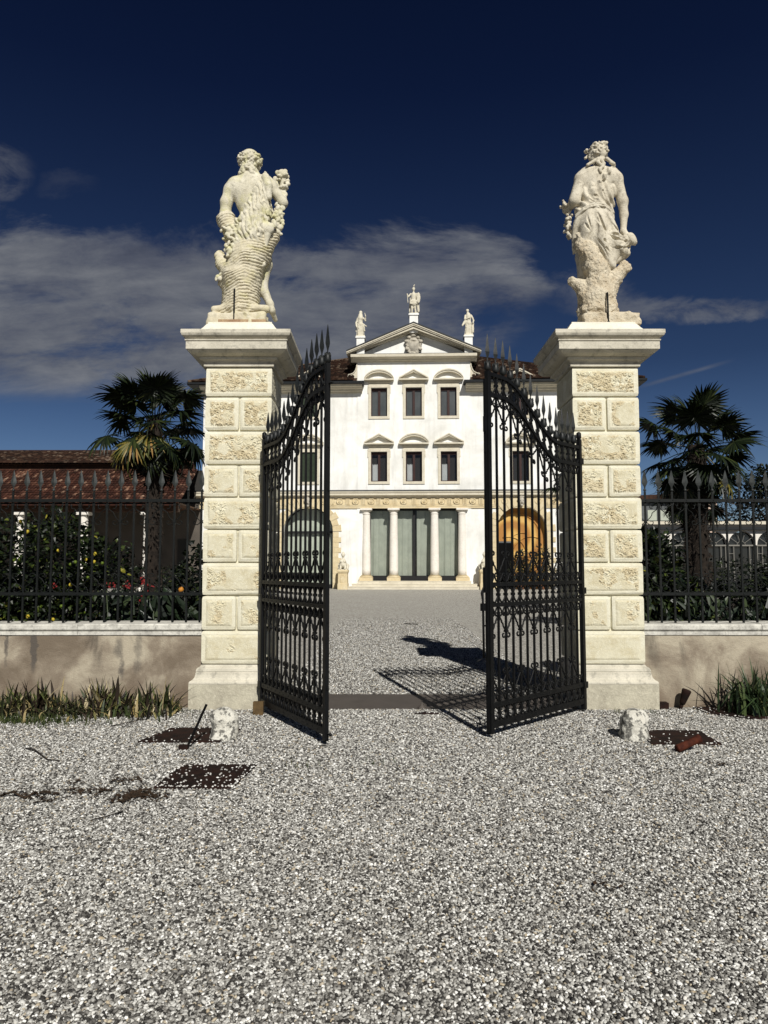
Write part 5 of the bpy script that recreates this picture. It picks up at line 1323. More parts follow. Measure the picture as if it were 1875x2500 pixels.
mb = MB(); E_ = 17.05
qz = rz0-.05; rr_ = rzt-.05
mb.add([(-E_,ye,qz),(-4.28,ye,qz),(-4.28,yr,rr_),(-hx,yr,rr_),(4.28,ye,qz),(E_,ye,qz),(hx,yr,rr_),(4.28,yr,rr_),(-E_,13,qz),(E_,13,qz)], [(0,1,2,3),(4,5,6,7),(5,9,6),(8,0,3),(9,8,3,6)])
rf = vpart('roof', mb, M['tiles_dark'])
tiled('roof_tiles', M['tiles_dark'], rf, in_front, (-17.2,ye,rz0), (1,0,0), (0,yr-ye,rzt-rz0), 146, int(sl/.37), seed=3)
mb = MB(); mb.tube([(-hx,yr,rzt+.05),(hx,yr,rzt+.05)], .13, 8)
for sg in (-1, 1): mb.tube([(sg*hx,yr,rzt+.05),(sg*17.0,ye+.05,rz0+.05)], .12, 8)
obj('ridge_tiles', mb, M['tiles_dark'], rf)
# pediment
mb = MB(); mb.sweep([(0,17.13),(.08,17.13),(.10,17.20),(.20,17.24),(.22,17.32),(.40,17.38),(.58,17.42),(.60,17.62),(0,17.62)], -4.75, 4.75); 
mb.xform(Matrix.Translation((0,-.045,0)))
vpart('pediment_cornice', mb, M['cream_stone'])
mb = MB(); ap = 19.93; ex_ = 5.05; eb = 17.80
def rake(lo, hi, y0, y1, m_=0):
    for sg in (-1, 1):
        s_ = (ap-eb)/ex_; x1 = sg*(ex_-(.0 if hi > .0 else .0))
        q = [(0, ap+lo), (0, ap+hi), (x1, eb+hi), (x1, eb+lo)]
        q = [(x, max(z, 17.63)) for x, z in q]
        if sg > 0: q = list(reversed(q))
        mb.prism(list(reversed(q)), y0, y1, m_)
rake(-.10, .0, -.82, 3.0); rake(-.20, -.104, -.76, .05); rake(-.40, -.204, -.66, .05); rake(-.52, -.404, -.34, .05)
vpart('raking_cornice', mb, M['cream_stone'])
mb = MB(); rake(.003, .085, -.86, 9.0); vpart('pediment_roof', mb, M['gutter'])
mb = MB(); mb.box(-4.7, 4.7, -.62, .02, 17.622, 17.66); vpart('pediment_ledge', mb, M['gutter'])
# coat of arms
f_ = Field((-.85,-.5,17.5), (.85,.12,19.8), .035); rg = random.Random(8)
f_.ell((0,-.12,18.45), (.42,.20,.58), .03)
for i in range(44):
    a = 2*PI*i/44; rr = 1+.12*math.sin(i*2.4); f_.ell((.50*rr*math.cos(a), -.10, 18.45+.68*rr*math.sin(a)), (.10,.12,.10), .01)
for x, z in ((-.35,19.0),(.35,19.0),(-.55,18.7),(.55,18.7),(-.5,18.1),(.5,18.1)): f_.ell((x,-.16,z), (.16,.16,.14), .01)
f_.ell((0,-.16,19.15), (.26,.18,.14), .02); f_.ell((0,-.2,19.42), (.17,.18,.2), .02); f_.ell((-.2,-.15,19.35), (.12,.1,.15), .02); f_.ell((.2,-.15,19.32), (.12,.1,.12), .02); f_.ell((0,-.3,18.68), (.3,.1,.06), .01, 0, True)
V, Fq = f_.surface(); vpart('coat_of_arms', (V, Fq, True), M['relief_stone'])
# volutes beside the attic
for sg in (-1, 1):
    arc = [(.0,17.10),(.04,16.80),(.12,16.55),(.26,16.34),(.48,16.24),(.62,16.20)]; sc = curl((.50,16.0), .26, .26, 1.2, -1.6, 8)
    poly = arc+sc[1:]+[(.72,15.78),(0,15.78)]
    P_ = [(sg*(4.275+x), z) for x, z in poly]
    if sg > 0: P_ = list(reversed(P_))
    mb = MB(); mb.prism(P_, -.02, .30)
    mb.tube([(sg*(4.30+x), -.05, z) for x, z in arc]+[(sg*(4.275+x), -.05, z) for x, z in curl((.50,16.0), .27, .07, 1.2, -7.0, 22)], .045, 6)
    mb.box(*sorted((sg*4.275, sg*5.1)), -.12, .5, 15.60, 15.775); vpart('volute', mb, M['cream_stone'])
# roof pedestals
PED = {}
for nm, x, zb, zt, hw_, yy_ in (('l', -4.02, 17.6, 19.06, .30, .0), ('m', .02, 19.3, 20.78, .32, .0), ('r', 4.14, 17.6, 19.06, .30, .0)):
    mb = MB(); mb.box(x-hw_, x+hw_, yy_-.45, yy_+.25, zb, zt-.14); mb.box(x-hw_-.07, x+hw_+.07, yy_-.52, yy_+.32, zt-.139, zt-.03); mb.box(x-hw_-.03, x+hw_+.03, yy_-.48, yy_+.28, zt-.029, zt); vpart('roof_pedestal', mb, M['villa_plaster']); PED[nm] = (x, yy_-.1, zt)

# ---- roof statues: three different draped figures facing the drive
def figure(name, label, pos, fn, mat='roof_statue', h=.03, lo=(-.75,-.45,-.02), hi=(.75,.45,2.6)):
    f_ = Field(lo, hi, h); fn(f_); X_, Y_, Z_ = f_.grid(); f_.d = f_.d+(vnoise((X_*9,Y_*9,Z_*7), 3)*.012).astype(np.float32)
    V, Fq = f_.surface(); p = VIL_M @ Vector(pos); o = obj(name, (V, Fq, True), M[mat], None, tuple(p)); o.rotation_euler = (0, 0, R(-2.2)); return tag(o, label, 'statue')
VIL_M = Matrix.Translation((2.25,55.0,0)) @ Matrix.Rotation(R(-2.2), 4, 'Z')
def robe(f_, cx=0, lean=0, w=1.0):
    f_.cap((cx-.10,0,.15), (cx-.06,0,1.0), .17*w, .16*w, .05); f_.cap((cx+.12,-.02,.15), (cx+.06,0,1.0), .15*w, .16*w, .05); f_.cap((cx,0,1.0), (cx+lean,0,1.2), .20*w, .16*w, .05); f_.cap((cx+lean,0,1.2), (cx+lean,0,1.55), .17, .19, .05)
    for i in range(7):
        a = -.28+i*.095; f_.cap((cx+a,-.17,.12), (cx+a*.7+lean*.5,-.19,1.05), .028, .02, .012)
    f_.box((cx-.34,-.26,-.02), (cx+.34,.26,.12), .02, .03)
def head(f_, x, z, turn=0.0, beard=False):
    f_.cap((x,0,z-.30), (x,0,z-.1), .06, .06, .03); f_.ell((x,0,z), (.10,.12,.135), .02); f_.ell((x+turn*.1,-.12,z-.01), (.02,.03,.035), .01); f_.ell((x,.03,z+.05), (.12,.13,.11), .02)
def saint(f_):
    robe(f_, -.02, -.02, 1.0); head(f_, 0, 1.90, .4); f_.ell((0,.02,1.92), (.135,.13,.20), .02); f_.cap((-.02,0,1.72), (-.02,0,1.5), .17, .22, .05)
    f_.cap((.20,0,1.52), (.36,-.06,1.28), .075, .06); f_.cap((.36,-.06,1.28), (.37,-.2,1.62), .055, .045); f_.cap((.37,-.2,1.62), (.31,-.2,1.84), .045, .028)
    f_.cap((-.22,0,1.5), (-.36,-.05,1.1), .085, .07); f_.cap((-.36,-.05,1.1), (-.30,-.2,.75), .06, .05); f_.cap((-.34,0,1.1), (-.36,0,.45), .06, .035)
    f_.cap((.2,-.1,1.0), (.44,-.15,.82), .07, .04); f_.cap((.2,-.08,.9), (.3,-.05,.5), .09, .05)
def warrior(f_):
    for x0, x1 in ((-.14,-.10),(.17,.10)): f_.cap((x0,0,.12), (x1-.02,-.03,.55), .065, .085, .02); f_.cap((x1-.02,-.03,.55), (x1,0,1.0), .095, .125, .03)
    f_.cap((0,0,1.0), (0,0,1.55), .18, .20, .05); f_.cap((-.02,0,1.12), (.02,0,.85), .19, .25, .02)
    for i in range(9): a = -.26+i*.065; f_.cap((a*.8,-.18,1.1), (a,-.22,.80), .03, .03, .006)
    head(f_, 0, 1.98, -.3); f_.ell((0,.02,2.05), (.13,.14,.11), .01); f_.cap((0,.1,2.1), (.02,.0,2.28), .05, .05, .01); f_.cap((.02,.0,2.28), (.10,-.02,2.38), .05, .02, .01)
    f_.cap((-.24,0,1.62), (-.42,-.05,1.38), .08, .06); f_.cap((-.42,-.05,1.38), (-.50,-.18,1.55), .055, .05); f_.cap((-.50,-.2,1.58), (-.44,-.2,.9), .03, .03)
    f_.cap((.24,0,1.62), (.36,-.02,1.3), .08, .06); f_.ell((.36,-.15,1.28), (.16,.05,.42), .01)
    f_.cap((.26,.1,1.5), (.36,.12,.3), .14, .10, .05); f_.cap((-.22,.12,1.3), (-.32,.14,.3), .10, .06, .05)
    f_.box((-.34,-.26,-.02), (.34,.26,.10), .02, .03)
def lady(f_):
    robe(f_, .02, .02, 1.05); head(f_, -.03, 1.97, -.8); f_.cap((.02,0,1.70), (.02,0,1.5), .15, .20, .05)
    f_.cap((.24,0,1.60), (.42,0,1.22), .08, .065); f_.cap((.42,0,1.22), (.36,-.12,.98), .06, .05)
    f_.cap((-.20,0,1.60), (-.26,-.08,1.30), .08, .07); f_.cap((-.26,-.08,1.30), (.12,-.24,1.36), .06, .045)
    f_.cap((-.30,-.05,1.05), (-.44,-.15,.78), .09, .06); f_.cap((-.18,0,1.2), (-.34,-.05,.95), .12, .09); f_.cap((.38,0,1.0), (.34,.02,.35), .07, .11); 
figure('roof_statue', 'pale roof statue of a robed figure raising one arm, left end of the pediment', PED['l'], saint)
figure('roof_statue', 'small pale roof statue of a helmeted warrior with shield, topmost on the pediment', PED['m'], warrior)
figure('roof_statue', 'pale roof statue of a woman with one arm folded, right end of the pediment', PED['r'], lady)
# ---- sphinxes on pedestals beside the steps
def sphinx(f_):
    f_.cap((0,.35,.28), (0,-.05,.42), .26, .26, .06); f_.cap((0,-.10,.40), (0,-.14,.68), .27, .17, .06); f_.ell((-.12,-.28,.62), (.12,.10,.12), .03); f_.ell((.12,-.28,.62), (.12,.10,.12), .03)
    for sg in (-1, 1): f_.cap((sg*.17,-.15,.45), (sg*.17,-.3,.12), .08, .075, .03); f_.cap((sg*.17,-.3,.09), (sg*.16,-.5,.08), .075, .07, .02); f_.cap((sg*.26,.3,.3), (sg*.3,.1,.12), .16, .10, .05)
    f_.cap((0,-.14,.75), (0,-.14,.92), .09, .08, .03); f_.ell((0,-.15,1.05), (.12,.14,.16), .02); f_.ell((0,-.10,1.10), (.15,.15,.16), .03); f_.ell((0,-.06,1.25), (.07,.08,.08), .03); f_.ell((0,-.3,1.02), (.02,.03,.04), .01)
    f_.box((-.33,-.52,-.02), (.33,.55,.05), .01, .02)
for x, nm in ((-5.18, 'left'), (5.08, 'right')):
    mb = MB(); mb.stack([(.36,-.02),(.36,.42),(.335,.44),(.325,1.15),(.345,1.17),(.345,1.20),(.37,1.24),(.385,1.34),(.37,1.42)]); mb.box(-.14, .14, -.335, -.326, .55, 1.02); mb.v = [(a, b*1.5 if abs(b) > .3 else b, c) for a, b, c in mb.v]
    mb.tube([(-.17,-.50,.52),(-.17,-.50,.95),(-.08,-.50,1.05),(.08,-.50,1.05),(.17,-.50,.95),(.17,-.50,.52),(-.17,-.50,.52)], .014, 5)
    p = VIL_M @ Vector((x, -1.25, 0)); o = obj('sphinx_pedestal', mb, M['ochre_stone'], None, tuple(p)); o.rotation_euler = (0,0,R(-2.2)); tag(o, 'ochre stone pedestal under the %s sphinx beside the villa steps' % nm, 'pedestal', 'sphinx pedestals')
    s_ = figure('sphinx', 'small stone sphinx on the pedestal %s of the villa steps' % nm, (x, -1.25, 1.42), sphinx, 'relief_sphinx' if 'relief_sphinx' in M else 'roof_statue', .03, (-.5,-.7,-.02), (.5,.7,1.5)); s_['group'] = 'stone sphinxes by the steps'

# ------------------------------------------------------------------ service wing with portico, left of the villa
W0 = thing('service_wing', 'long low outbuilding with two red tiled roofs and a white-columned portico, left of the villa', 'building', (-20, 50, 0))
X0, X1 = -40.0, -11.05+20-20
def wl(x): return x+20
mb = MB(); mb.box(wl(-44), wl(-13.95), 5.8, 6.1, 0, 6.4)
holes = [(-15.6,-14.9,0,3.7),(-17.9,-17.2,1.4,3.2),(-21.2,-19.9,0,3.3),(-26,-24.6,1.2,3.0)]
obj('back_wall', mb, simple('shade_darkened_render', (0.10,0.085,0.07), .9, .3, .8), W0)  # wall colour darkened to deepen the shade inside the portico
for a, b, c, d in holes:
    m_ = MB(); m_.box(wl(a), wl(b), 5.74, 5.795, c, d); obj('doorway', m_, M['dark_room'], W0)
mb = MB(); mb.box(wl(-44), wl(-13.95), -.25, .25, 5.35, 6.0); mb.box(wl(-44), wl(-13.95), .25, 5.8, 5.9, 6.0); obj('architrave', mb, M['warm_wood'], W0)
for i in range(7):
    x = atx = -25.42+4.33*i if False else -25.0-4.33+4.33*i+.3
    if x > -14: continue
    mb = MB(); mb.lathe([(.31,.25),(.31,1.2),(.26,5.0),(.26,5.02)], (wl(x),0,0), 16); mb.box(wl(x)-.4, wl(x)+.4, -.4, .4, 0, .25); mb.lathe([(.26,5.022),(.34,5.14)], (wl(x),0,0), 16); mb.box(wl(x)-.4, wl(x)+.4, -.4, .4, 5.142, 5.348); obj('column', mb, M['column_stone'], W0)
mb = MB(); mb.add([(wl(-44),-.9,5.80),(wl(-14.0),-.9,5.80),(wl(-14.0),4.0,8.75),(wl(-44),4.0,8.75)], [(0,1,2,3)]); mb.add([(wl(-44),-.9,5.72),(wl(-14.0),-.9,5.72),(wl(-14.0),-.9,5.80),(wl(-44),-.9,5.80)], [(0,1,2,3)])
r1 = obj('lower_roof', mb, M['tiles_red'], W0)
tiled('roof_tiles', M['tiles_red'], r1, lambda p: True, (wl(-36),-.95,5.84), (1,0,0), (0,4.9,2.95), 95, 15, seed=5)
mb = MB(); mb.box(wl(-44), wl(-14.0), 3.95, 4.3, 8.6, 9.2); obj('upper_wall', mb, M['tiles_dark'], W0)
mb = MB(); mb.add([(wl(-44),3.6,9.12),(wl(-14.0),3.6,9.12),(wl(-14.0),9.5,10.95),(wl(-44),9.5,10.95)], [(0,1,2,3)]); r2 = obj('upper_roof', mb, M['tiles_dark'], W0)
tiled('roof_tiles', M['tiles_dark'], r2, lambda p: True, (wl(-38),3.55,9.16), (1,0,0), (0,5.9,1.83), 102, 16, seed=6)
mb = MB(); mb.tube([(wl(-44),9.5,11.0),(wl(-14),9.5,11.0)], .13, 8); obj('ridge_tiles', mb, M['tiles_dark'], r2)
mb = MB(); mb.box(wl(-44), wl(-13.95), 6.1, 9.6, 0, 9.0); obj('rear_block', mb, M['dark_room'], W0)

# ------------------------------------------------------------------ orangery right of the drive
OY = 38.0; M['grey_bar'] = simple('grey_painted_bar', (0.20,0.19,0.165), .8)
def opx(px): return (px-937.5)/F_PX*OY
O0 = thing('orangery', 'low white glazed orangery with fan-lit arches behind the right railing', 'building', (16.5, OY, 0))
ox = lambda x: x-16.5
zt_ = 4.02; mb = MB(); x0, x1 = 11.79, 29.55; per = 1.48; n_ar = 12; mb.box(ox(x0), ox(x1), .0, .3, 3.48, 3.52)
N_ = 12
for k in range(n_ar):
    c = x0+per*(k+.5); r_ = per*.475; zs_ = 2.76
    P_ = [(c-r_*math.cos(PI*i/N_), zs_+r_*math.sin(PI*i/N_)*1.0) for i in range(N_+1)]
    for i in range(N_): mb.prism([(ox(P_[i][0]), P_[i][1]), (ox(P_[i+1][0]), P_[i+1][1]), (ox(P_[i+1][0]), 3.479), (ox(P_[i][0]), 3.479)], 0.0, .25)
    for s_ in (-1, 1): a, b = sorted((c+s_*r_, c+s_*per/2)); mb.box(ox(a), ox(b), 0.0, .25, 2.74 if (k*7+s_) % 5 else 1.1, 3.479)
obj('arcade', mb, M['column_stone'], O0)
mb = MB(); mb.box(ox(x0), ox(x1), -.25, .4, 3.522, 3.66); mb.box(ox(x0), ox(x1), -.15, 5, 3.962, 4.0); obj('eaves_board', mb, M['gutter'], O0)
mb = MB(); mb.box(ox(x0), ox(x1), -.2, .4, 3.80, 3.96); obj('parapet', mb, M['cream_stone'], O0)
mb = MB(); mb.box(ox(x0), ox(x1), -.18, .4, 3.662, 3.798); obj('fascia', mb, M['dark_room'], O0)
for k in range(n_ar):
    c = x0+per*(k+.5); mb = MB(); r_ = per*.475
    for a in (PI*.2, PI*.4, PI*.6, PI*.8): mb.tube([(ox(c)+.22*math.cos(a), .10, 2.72+.22*math.sin(a)), (ox(c)+r_*math.cos(a), .10, 2.72+r_*math.sin(a))], .014, 4)
    mb.tube([(ox(c)+.22*math.cos(a), .10, 2.72+.22*math.sin(a)) for a in np.linspace(0, PI, 9)], .014, 4); mb.box(ox(c)-r_, ox(c)+r_, .06, .13, 2.69, 2.76)
    for xx in (-.66,-.40,.42,.66): mb.box(ox(c)+xx-.016, ox(c)+xx+.016, .08, .12, .9 if (k+int(xx*9)) % 2 else 1.6, 2.69)
    for zz in (1.35, 1.85, 2.3): mb.box(ox(c)-.64, ox(c)-.41, .085, .115, zz, zz+.02)
    obj('fanlight', mb, M['grey_bar'], O0)
mb = MB(); mb.box(ox(x0), ox(x1), .20, .22, .3, 3.4); obj('glazing', mb, M['dark_glass'], O0)
# pale house beyond
H0 = thing('distant_house', 'pale pink rendered house with a barred window, seen above the orangery roof', 'house', (25.2, 60, 0))
mb = MB(); mb.box(-1.1, 2.0, 0, 6, 0, 6.95); obj('wall', mb, simple('pale_pink_render', (0.66,0.50,0.40), .9, .15, .6), H0)
mb = MB(); mb.box(.5, 1.0, -.03, .02, 5.5, 6.2); wn = obj('window', mb, M['dark_wood'], H0)
mb = MB()
for zz in (5.4, 5.7, 6.0): mb.box(.5, 1.0, -.06, -.04, zz+.15, zz+.18)
mb.box(.73, .77, -.065, -.041, 5.5, 6.2); obj('bars', mb, M['iron'], wn)
mb = MB(); mb.box(-1.3, 2.2, -.2, 6.2, 6.951, 7.1); obj('roof', mb, M['tiles_dark'], H0)
S0 = thing('distant_shed', 'low grey shed with a dull tiled roof just right of the right pillar', 'shed', (21.5, 58, 0))
mb = MB(); mb.box(-3.5, 2.4, 0, 4, 0, 6.75); obj('wall', mb, M['grey_blind'], S0)
mb = MB()
for a in (-2.9,-1.7,-.7): mb.box(a+1.0, a+1.7, -.03, .0, 4.9, 6.1)
obj('pale_panel', mb, M['curtain'], S0)
mb = MB(); mb.prism([(-3.8,6.75),(1.0,6.75),(1.0,7.35),(-3.4,7.15)], -.4, 4.2); obj('roof', mb, M['tiles_dark'], S0)
# ------------------------------------------------------------------ planting
def leaf_quads(mb, p, d, n, L, W_, droop=.3, m=0):
    """one leaf folded along its midrib: two halves, two lengths"""
    d = d.normalized(); s_ = d.cross(n).normalized(); n = s_.cross(d).normalized()
    mid = p+d*L*.5+n*L*.08; tip = p+d*L-n*L*droop*.5
    mb.add([p, mid+s_*W_-n*W_*.25, tip, mid-s_*W_-n*W_*.25, mid], [(0,1,4),(1,2,4),(2,3,4),(3,0,4)], m)
def bush_mesh(blobs, nleaf, L, W_, seed, shell=.55):
    rg = random.Random(seed); mb = MB(); tot = sum(b[3]*b[4]*b[5] for b in blobs)
    for (cx, cy, cz, rx, ry, rz) in blobs:
        k = int(nleaf*(rx*ry*rz)/tot)
        for i in range(k):
            a = rg.uniform(0, 2*PI); c = rg.uniform(-1, 1); s_ = math.sqrt(1-c*c); q = rg.uniform(shell, 1.08)**(1/2)
            dr = Vector((s_*math.cos(a), s_*math.sin(a), c)); lump = 1+.16*math.sin(dr.x*7+cx*5)*math.sin(dr.z*6+cy*3)+.1*rg.gauss(0,1)*.6
            p = Vector((cx+dr.x*rx*q*lump, cy+dr.y*ry*q*lump, cz+dr.z*rz*q*lump))
            if p.z < .02: continue
            d = (dr+Vector((rg.gauss(0,.7), rg.gauss(0,.7), rg.gauss(0,.5)-.25)))
            n_ = Vector((rg.gauss(0,.5), -.25+rg.gauss(0,.5), 1)); sz = rg.uniform(.65, 1.25)
            leaf_quads(mb, p, d, n_, L*sz, W_*sz, rg.uniform(0,.6))
    return mb
def shrub(name, label, cat, base, blobs, nleaf, L, W_, mat, seed, fruit=(), stems=5, group=None):
    root = thing(name, label, cat, base, 0, group); mb = bush_mesh(blobs, nleaf, L, W_, seed); obj('foliage', mb, mat, root)
    rg = random.Random(seed+9); mb = MB()
    for i in range(stems*2):
        b = blobs[i % len(blobs)]; mb.tube([(b[0]*.25+rg.uniform(-.08,.08), b[1]*.3, 0), (b[0]*.6, b[1]*.6, b[2]*.5), (b[0]+rg.uniform(-.5,.5)*b[3], b[1]+rg.uniform(-.5,.5)*b[4], b[2]+b[5]*rg.uniform(.2,.8))], [.03,.02,.006], 5)
    obj('stem', mb, M['bark'], root)
    for nm, m_, x, z, r_, yf in fruit:
        f_ = MB(); f_.lathe([(.001,-1.25),(.35,-1.05),(.85,-.5),(1,.0),(.85,.55),(.4,.98),(.001,1.15)], (0,0,0), 10); f_.v = [(a*r_, b*r_, c*r_) for a, b, c in f_.v]
        f_.xform(Matrix.Translation((x, yf, z)) @ Euler((rg.uniform(-.6,.6), rg.uniform(-.9,.9), 0)).to_matrix().to_4x4()); obj(nm, f_, M[m_], root)
    return root
BY = 9.75
def bp(px, py, Y=BY-.42): p = at(px, py, Y); return p
# citrus bush behind the left railing: lemons in the places the photograph shows
bx = -3.9
L_ = [('lemon','lemon',50,1273,.03),('lemon','lemon',67,1298,.032),('lemon','lemon',142,1344,.026),('lemon','lemon',232,1352,.03),('lemon','lemon',230,1371,.028),('lemon','lemon',172,1428,.03),('lemon','lemon',68,1505,.032),('lemon','lemon',130,1512,.03),('lemon','lemon',210,1366,.026),
      ('lemon','green_fruit',35,1367,.027),('lemon','green_fruit',48,1366,.026),('lemon','green_fruit',172,1378,.028),('lemon','green_fruit',184,1372,.03),('lemon','green_fruit',250,1375,.028),('lemon','green_fruit',215,1410,.027),('lemon','green_fruit',150,1480,.03),('lemon','green_fruit',100,1481,.026),('lemon','green_fruit',205,1496,.026),('lemon','green_fruit',160,1355,.026)]
fr = []
for nm, m_, px, py, r_ in L_: p = bp(px, py, 9.28); fr.append((nm, m_, p[0]-bx, p[2], r_*.75, 9.28-9.95))
shrub('citrus_bush', 'large dark citrus bush with yellow lemons behind the left railing', 'bush', (bx, 9.95, 0),
      [(-.75,0,1.45,.75,.60,.85),(-.45,.05,1.7,.50,.50,.60),(.05,0,1.3,.52,.55,.68),(-.5,0,.75,.9,.65,.70),(.42,0,.68,.55,.6,.48),(-1.2,0,.8,.6,.6,.8)], 7800, .105, .030, M['citrus_leaf'], 4, fr)
p_ = bp(420, 1440, 9.3)
shrub('citrus_bush', 'smaller dark bush with one orange fruit, next to the left pillar behind the railing', 'bush', (-2.45, 9.95, 0),
      [(0,0,1.15,.42,.5,.70),(.18,0,1.55,.28,.4,.42),(-.25,.1,.8,.4,.5,.6)], 2300, .10, .030, M['dark_leaf'], 6, [('orange','orange',at(442,1440,9.4)[0]+2.45, at(442,1440,9.4)[2], .036, -.55)])
# broad-leaved plants with red flowers in front of the palm
root = thing('red_flowering_plant', 'low broad-leaved plant with red blossoms behind the left railing', 'plant', (-3.0, 9.6, 0))
mb = MB(); rg = random.Random(12)
for i in range(150):
    x, y = rg.uniform(-.75,.75), rg.uniform(-.35,.3); z = rg.uniform(.35, 1.15); a = rg.uniform(0, 2*PI)
    leaf_quads(mb, Vector((x,y,z)), Vector((math.cos(a)*.6, math.sin(a)*.5, rg.uniform(.2,1.2))), Vector((0,-1,.5)), rg.uniform(.22,.36), rg.uniform(.035,.06), rg.uniform(.2,.9))
obj('foliage', mb, M['broad_leaf'], root)
mb = MB()
for i in range(14): x = rg.uniform(-.7,.7); mb.tube([(x,0,0),(x+rg.uniform(-.1,.1),-.1,rg.uniform(.9,1.35))], .008, 5)
obj('stem', mb, M['broad_leaf'], root)
for px, py in ((268,1431),(275,1428),(308,1433),(312,1425),(318,1436),(345,1414),(352,1418),(348,1422),(364,1433),(130,1433),(347,1462)):
    p = at(px, py, 9.45); f_ = MB()
    for i in range(7): q = Vector((rg.gauss(0,.02), rg.gauss(0,.02), rg.gauss(0,.02))); leaf_quads(f_, q, Vector((rg.gauss(0,1), rg.gauss(0,1), rg.gauss(0,1))), Vector((0,-1,0.3)), .034, .013)
    o = obj('blossom', f_, M['flower'], root, (p[0]+3.0, -.15, p[2]))
shrub('dark_shrub', 'dark leafy shrub filling the ground below the left palm', 'shrub', (-2.85, 10.8, 0), [(0,0,.6,1.0,.5,.75),(.6,0,.75,.6,.5,.65)], 2400, .10, .03, M['dark_leaf'], 15)
shrub('dark_shrub', 'tall dark shrub at the far left edge behind the railing', 'shrub', (-5.6, 10.3, 0), [(0,0,1.2,.9,.6,1.0),(.5,0,.7,.7,.6,.7)], 2400, .11, .032, M['dark_leaf'], 16)
# right of the gate
shrub('laurel_bush', 'glossy dark bush beside the right pillar behind the railing', 'bush', (3.55, 9.9, 0), [(.0,0,1.35,.42,.5,.70),(.15,0,.75,.55,.5,.7),(-.1,0,1.75,.25,.4,.35)], 3300, .12, .036, M['citrus_leaf'], 21)
shrub('dark_shrub', 'dark mixed shrub low behind the middle of the right railing', 'shrub', (4.5, 10.2, 0), [(0,0,.75,.7,.5,.62),(.8,0,.8,.6,.5,.6),(-.4,0,.6,.5,.5,.6)], 3400, .11, .03, M['dark_leaf'], 22)
shrub('dark_shrub', 'dark shrub at the far right edge behind the railing', 'shrub', (6.0, 10.6, 0), [(0,0,1.0,.8,.6,.85)], 2000, .11, .03, M['dark_leaf'], 23)
root = thing('wall_flower_patch', 'broad strap leaves just behind the right railing', 'plant', (4.3, 9.35, 0)); mb = MB()
for i in range(170):
    x = rg.uniform(-1.1,1.3); a = rg.uniform(0, 2*PI); leaf_quads(mb, Vector((x,rg.uniform(-.15,.25),rg.uniform(.45,1.1))), Vector((math.cos(a)*.5, math.sin(a)*.4, rg.uniform(.3,1.2))), Vector((0,-1,.4)), rg.uniform(.16,.32), rg.uniform(.02,.04), .6)
obj('foliage', mb, M['broad_leaf'], root)

# strap leaves: curved blades
def blades(mb, n, area, hgt, wd, seed, lean=.5, bow=.6):
    rg = random.Random(seed)
    for i in range(n):
        x, y = area(rg); a = rg.uniform(0, 2*PI); H_ = hgt*rg.uniform(.45,1.0); ln = lean*rg.uniform(.1,1.0); w0 = wd*rg.uniform(.6,1.2)
        dx, dy = math.cos(a), math.sin(a)*.8; v = []; f = []; k = 6; tw = rg.uniform(-.5,.5); kink = rg.random() < .22
        sx, sy = -math.sin(a+tw), math.cos(a+tw)*.9
        for j in range(k+1):
            q = j/k; r_ = ln*H_*(q**(1+bow)); z = H_*(q-bow*.55*ln*q*q*1.3)
            if kink and q > .6: z -= (q-.6)*H_*1.1; r_ += (q-.6)*H_*.4
            w_ = w0*(1-q**2.2)*.5+.0008; c = Vector((x+dx*r_, y+dy*r_, max(z, .01)))
            v += [c-Vector((sx,sy,0))*w_, c+Vector((sx,sy,0))*w_]
        for j in range(k): f.append((2*j, 2*j+1, 2*j+3, 2*j+2))
        mb.add(v, f, 0, True)
mb = MB()
for k_ in range(34):
    cx_ = -5.6+k_*.099; blades(mb, 78, lambda r_: (min(-2.27, cx_+r_.gauss(0,.07)), 8.40-abs(r_.gauss(0,.19))-(.14 if r_.random() < .35 else 0)), .21+.11*abs(math.sin(k_*1.9)), .026, 31+k_, 1.0, .95)
blades(mb, 300, lambda r_: (r_.choice([-4.0,-3.75,-3.15,-3.05,-2.95,-2.6,-2.4,-4.5,-4.9])+r_.gauss(0,.07), 8.32-abs(r_.gauss(0,.12))), .46, .042, 132, .7, .6)
o = obj('iris_bed', mb, M['iris_leaf']); tag(o, 'bed of half-withered iris leaves along the foot of the left wall', 'iris leaves', kind='stuff')
mb = MB(); blades(mb, 900, lambda r_: (-3.75+r_.gauss(0,.42), 7.74+r_.gauss(0,.11)), .10, .008, 33, .8)
for cx, cy in ((-1.9,7.9),(-2.15,8.2),(-.95,7.9),(-2.3,8.3),(-1.4,8.15),(.0,6.1),(-.6,6.0),(2.9,8.2),(2.5,8.25)): blades(mb, 12, lambda r_: (cx+r_.gauss(0,.09), cy+r_.gauss(0,.05)), .09, .005, int(cy*9), .8)
o = obj('grass_tufts', mb, M['grass']); tag(o, 'sparse grass growing through the gravel near the iris bed and pillar', 'grass', kind='stuff')
mb = MB(); blades(mb, 260, lambda r_: (r_.gauss(0,.17), r_.gauss(0,.12)), .74, .030, 34, .95, .95)
o = obj('strap_leaved_plant', mb, M['strap_leaf'], None, (4.12, 8.22, .0)); tag(o, 'green clump of arching strap leaves against the right wall', 'plant')

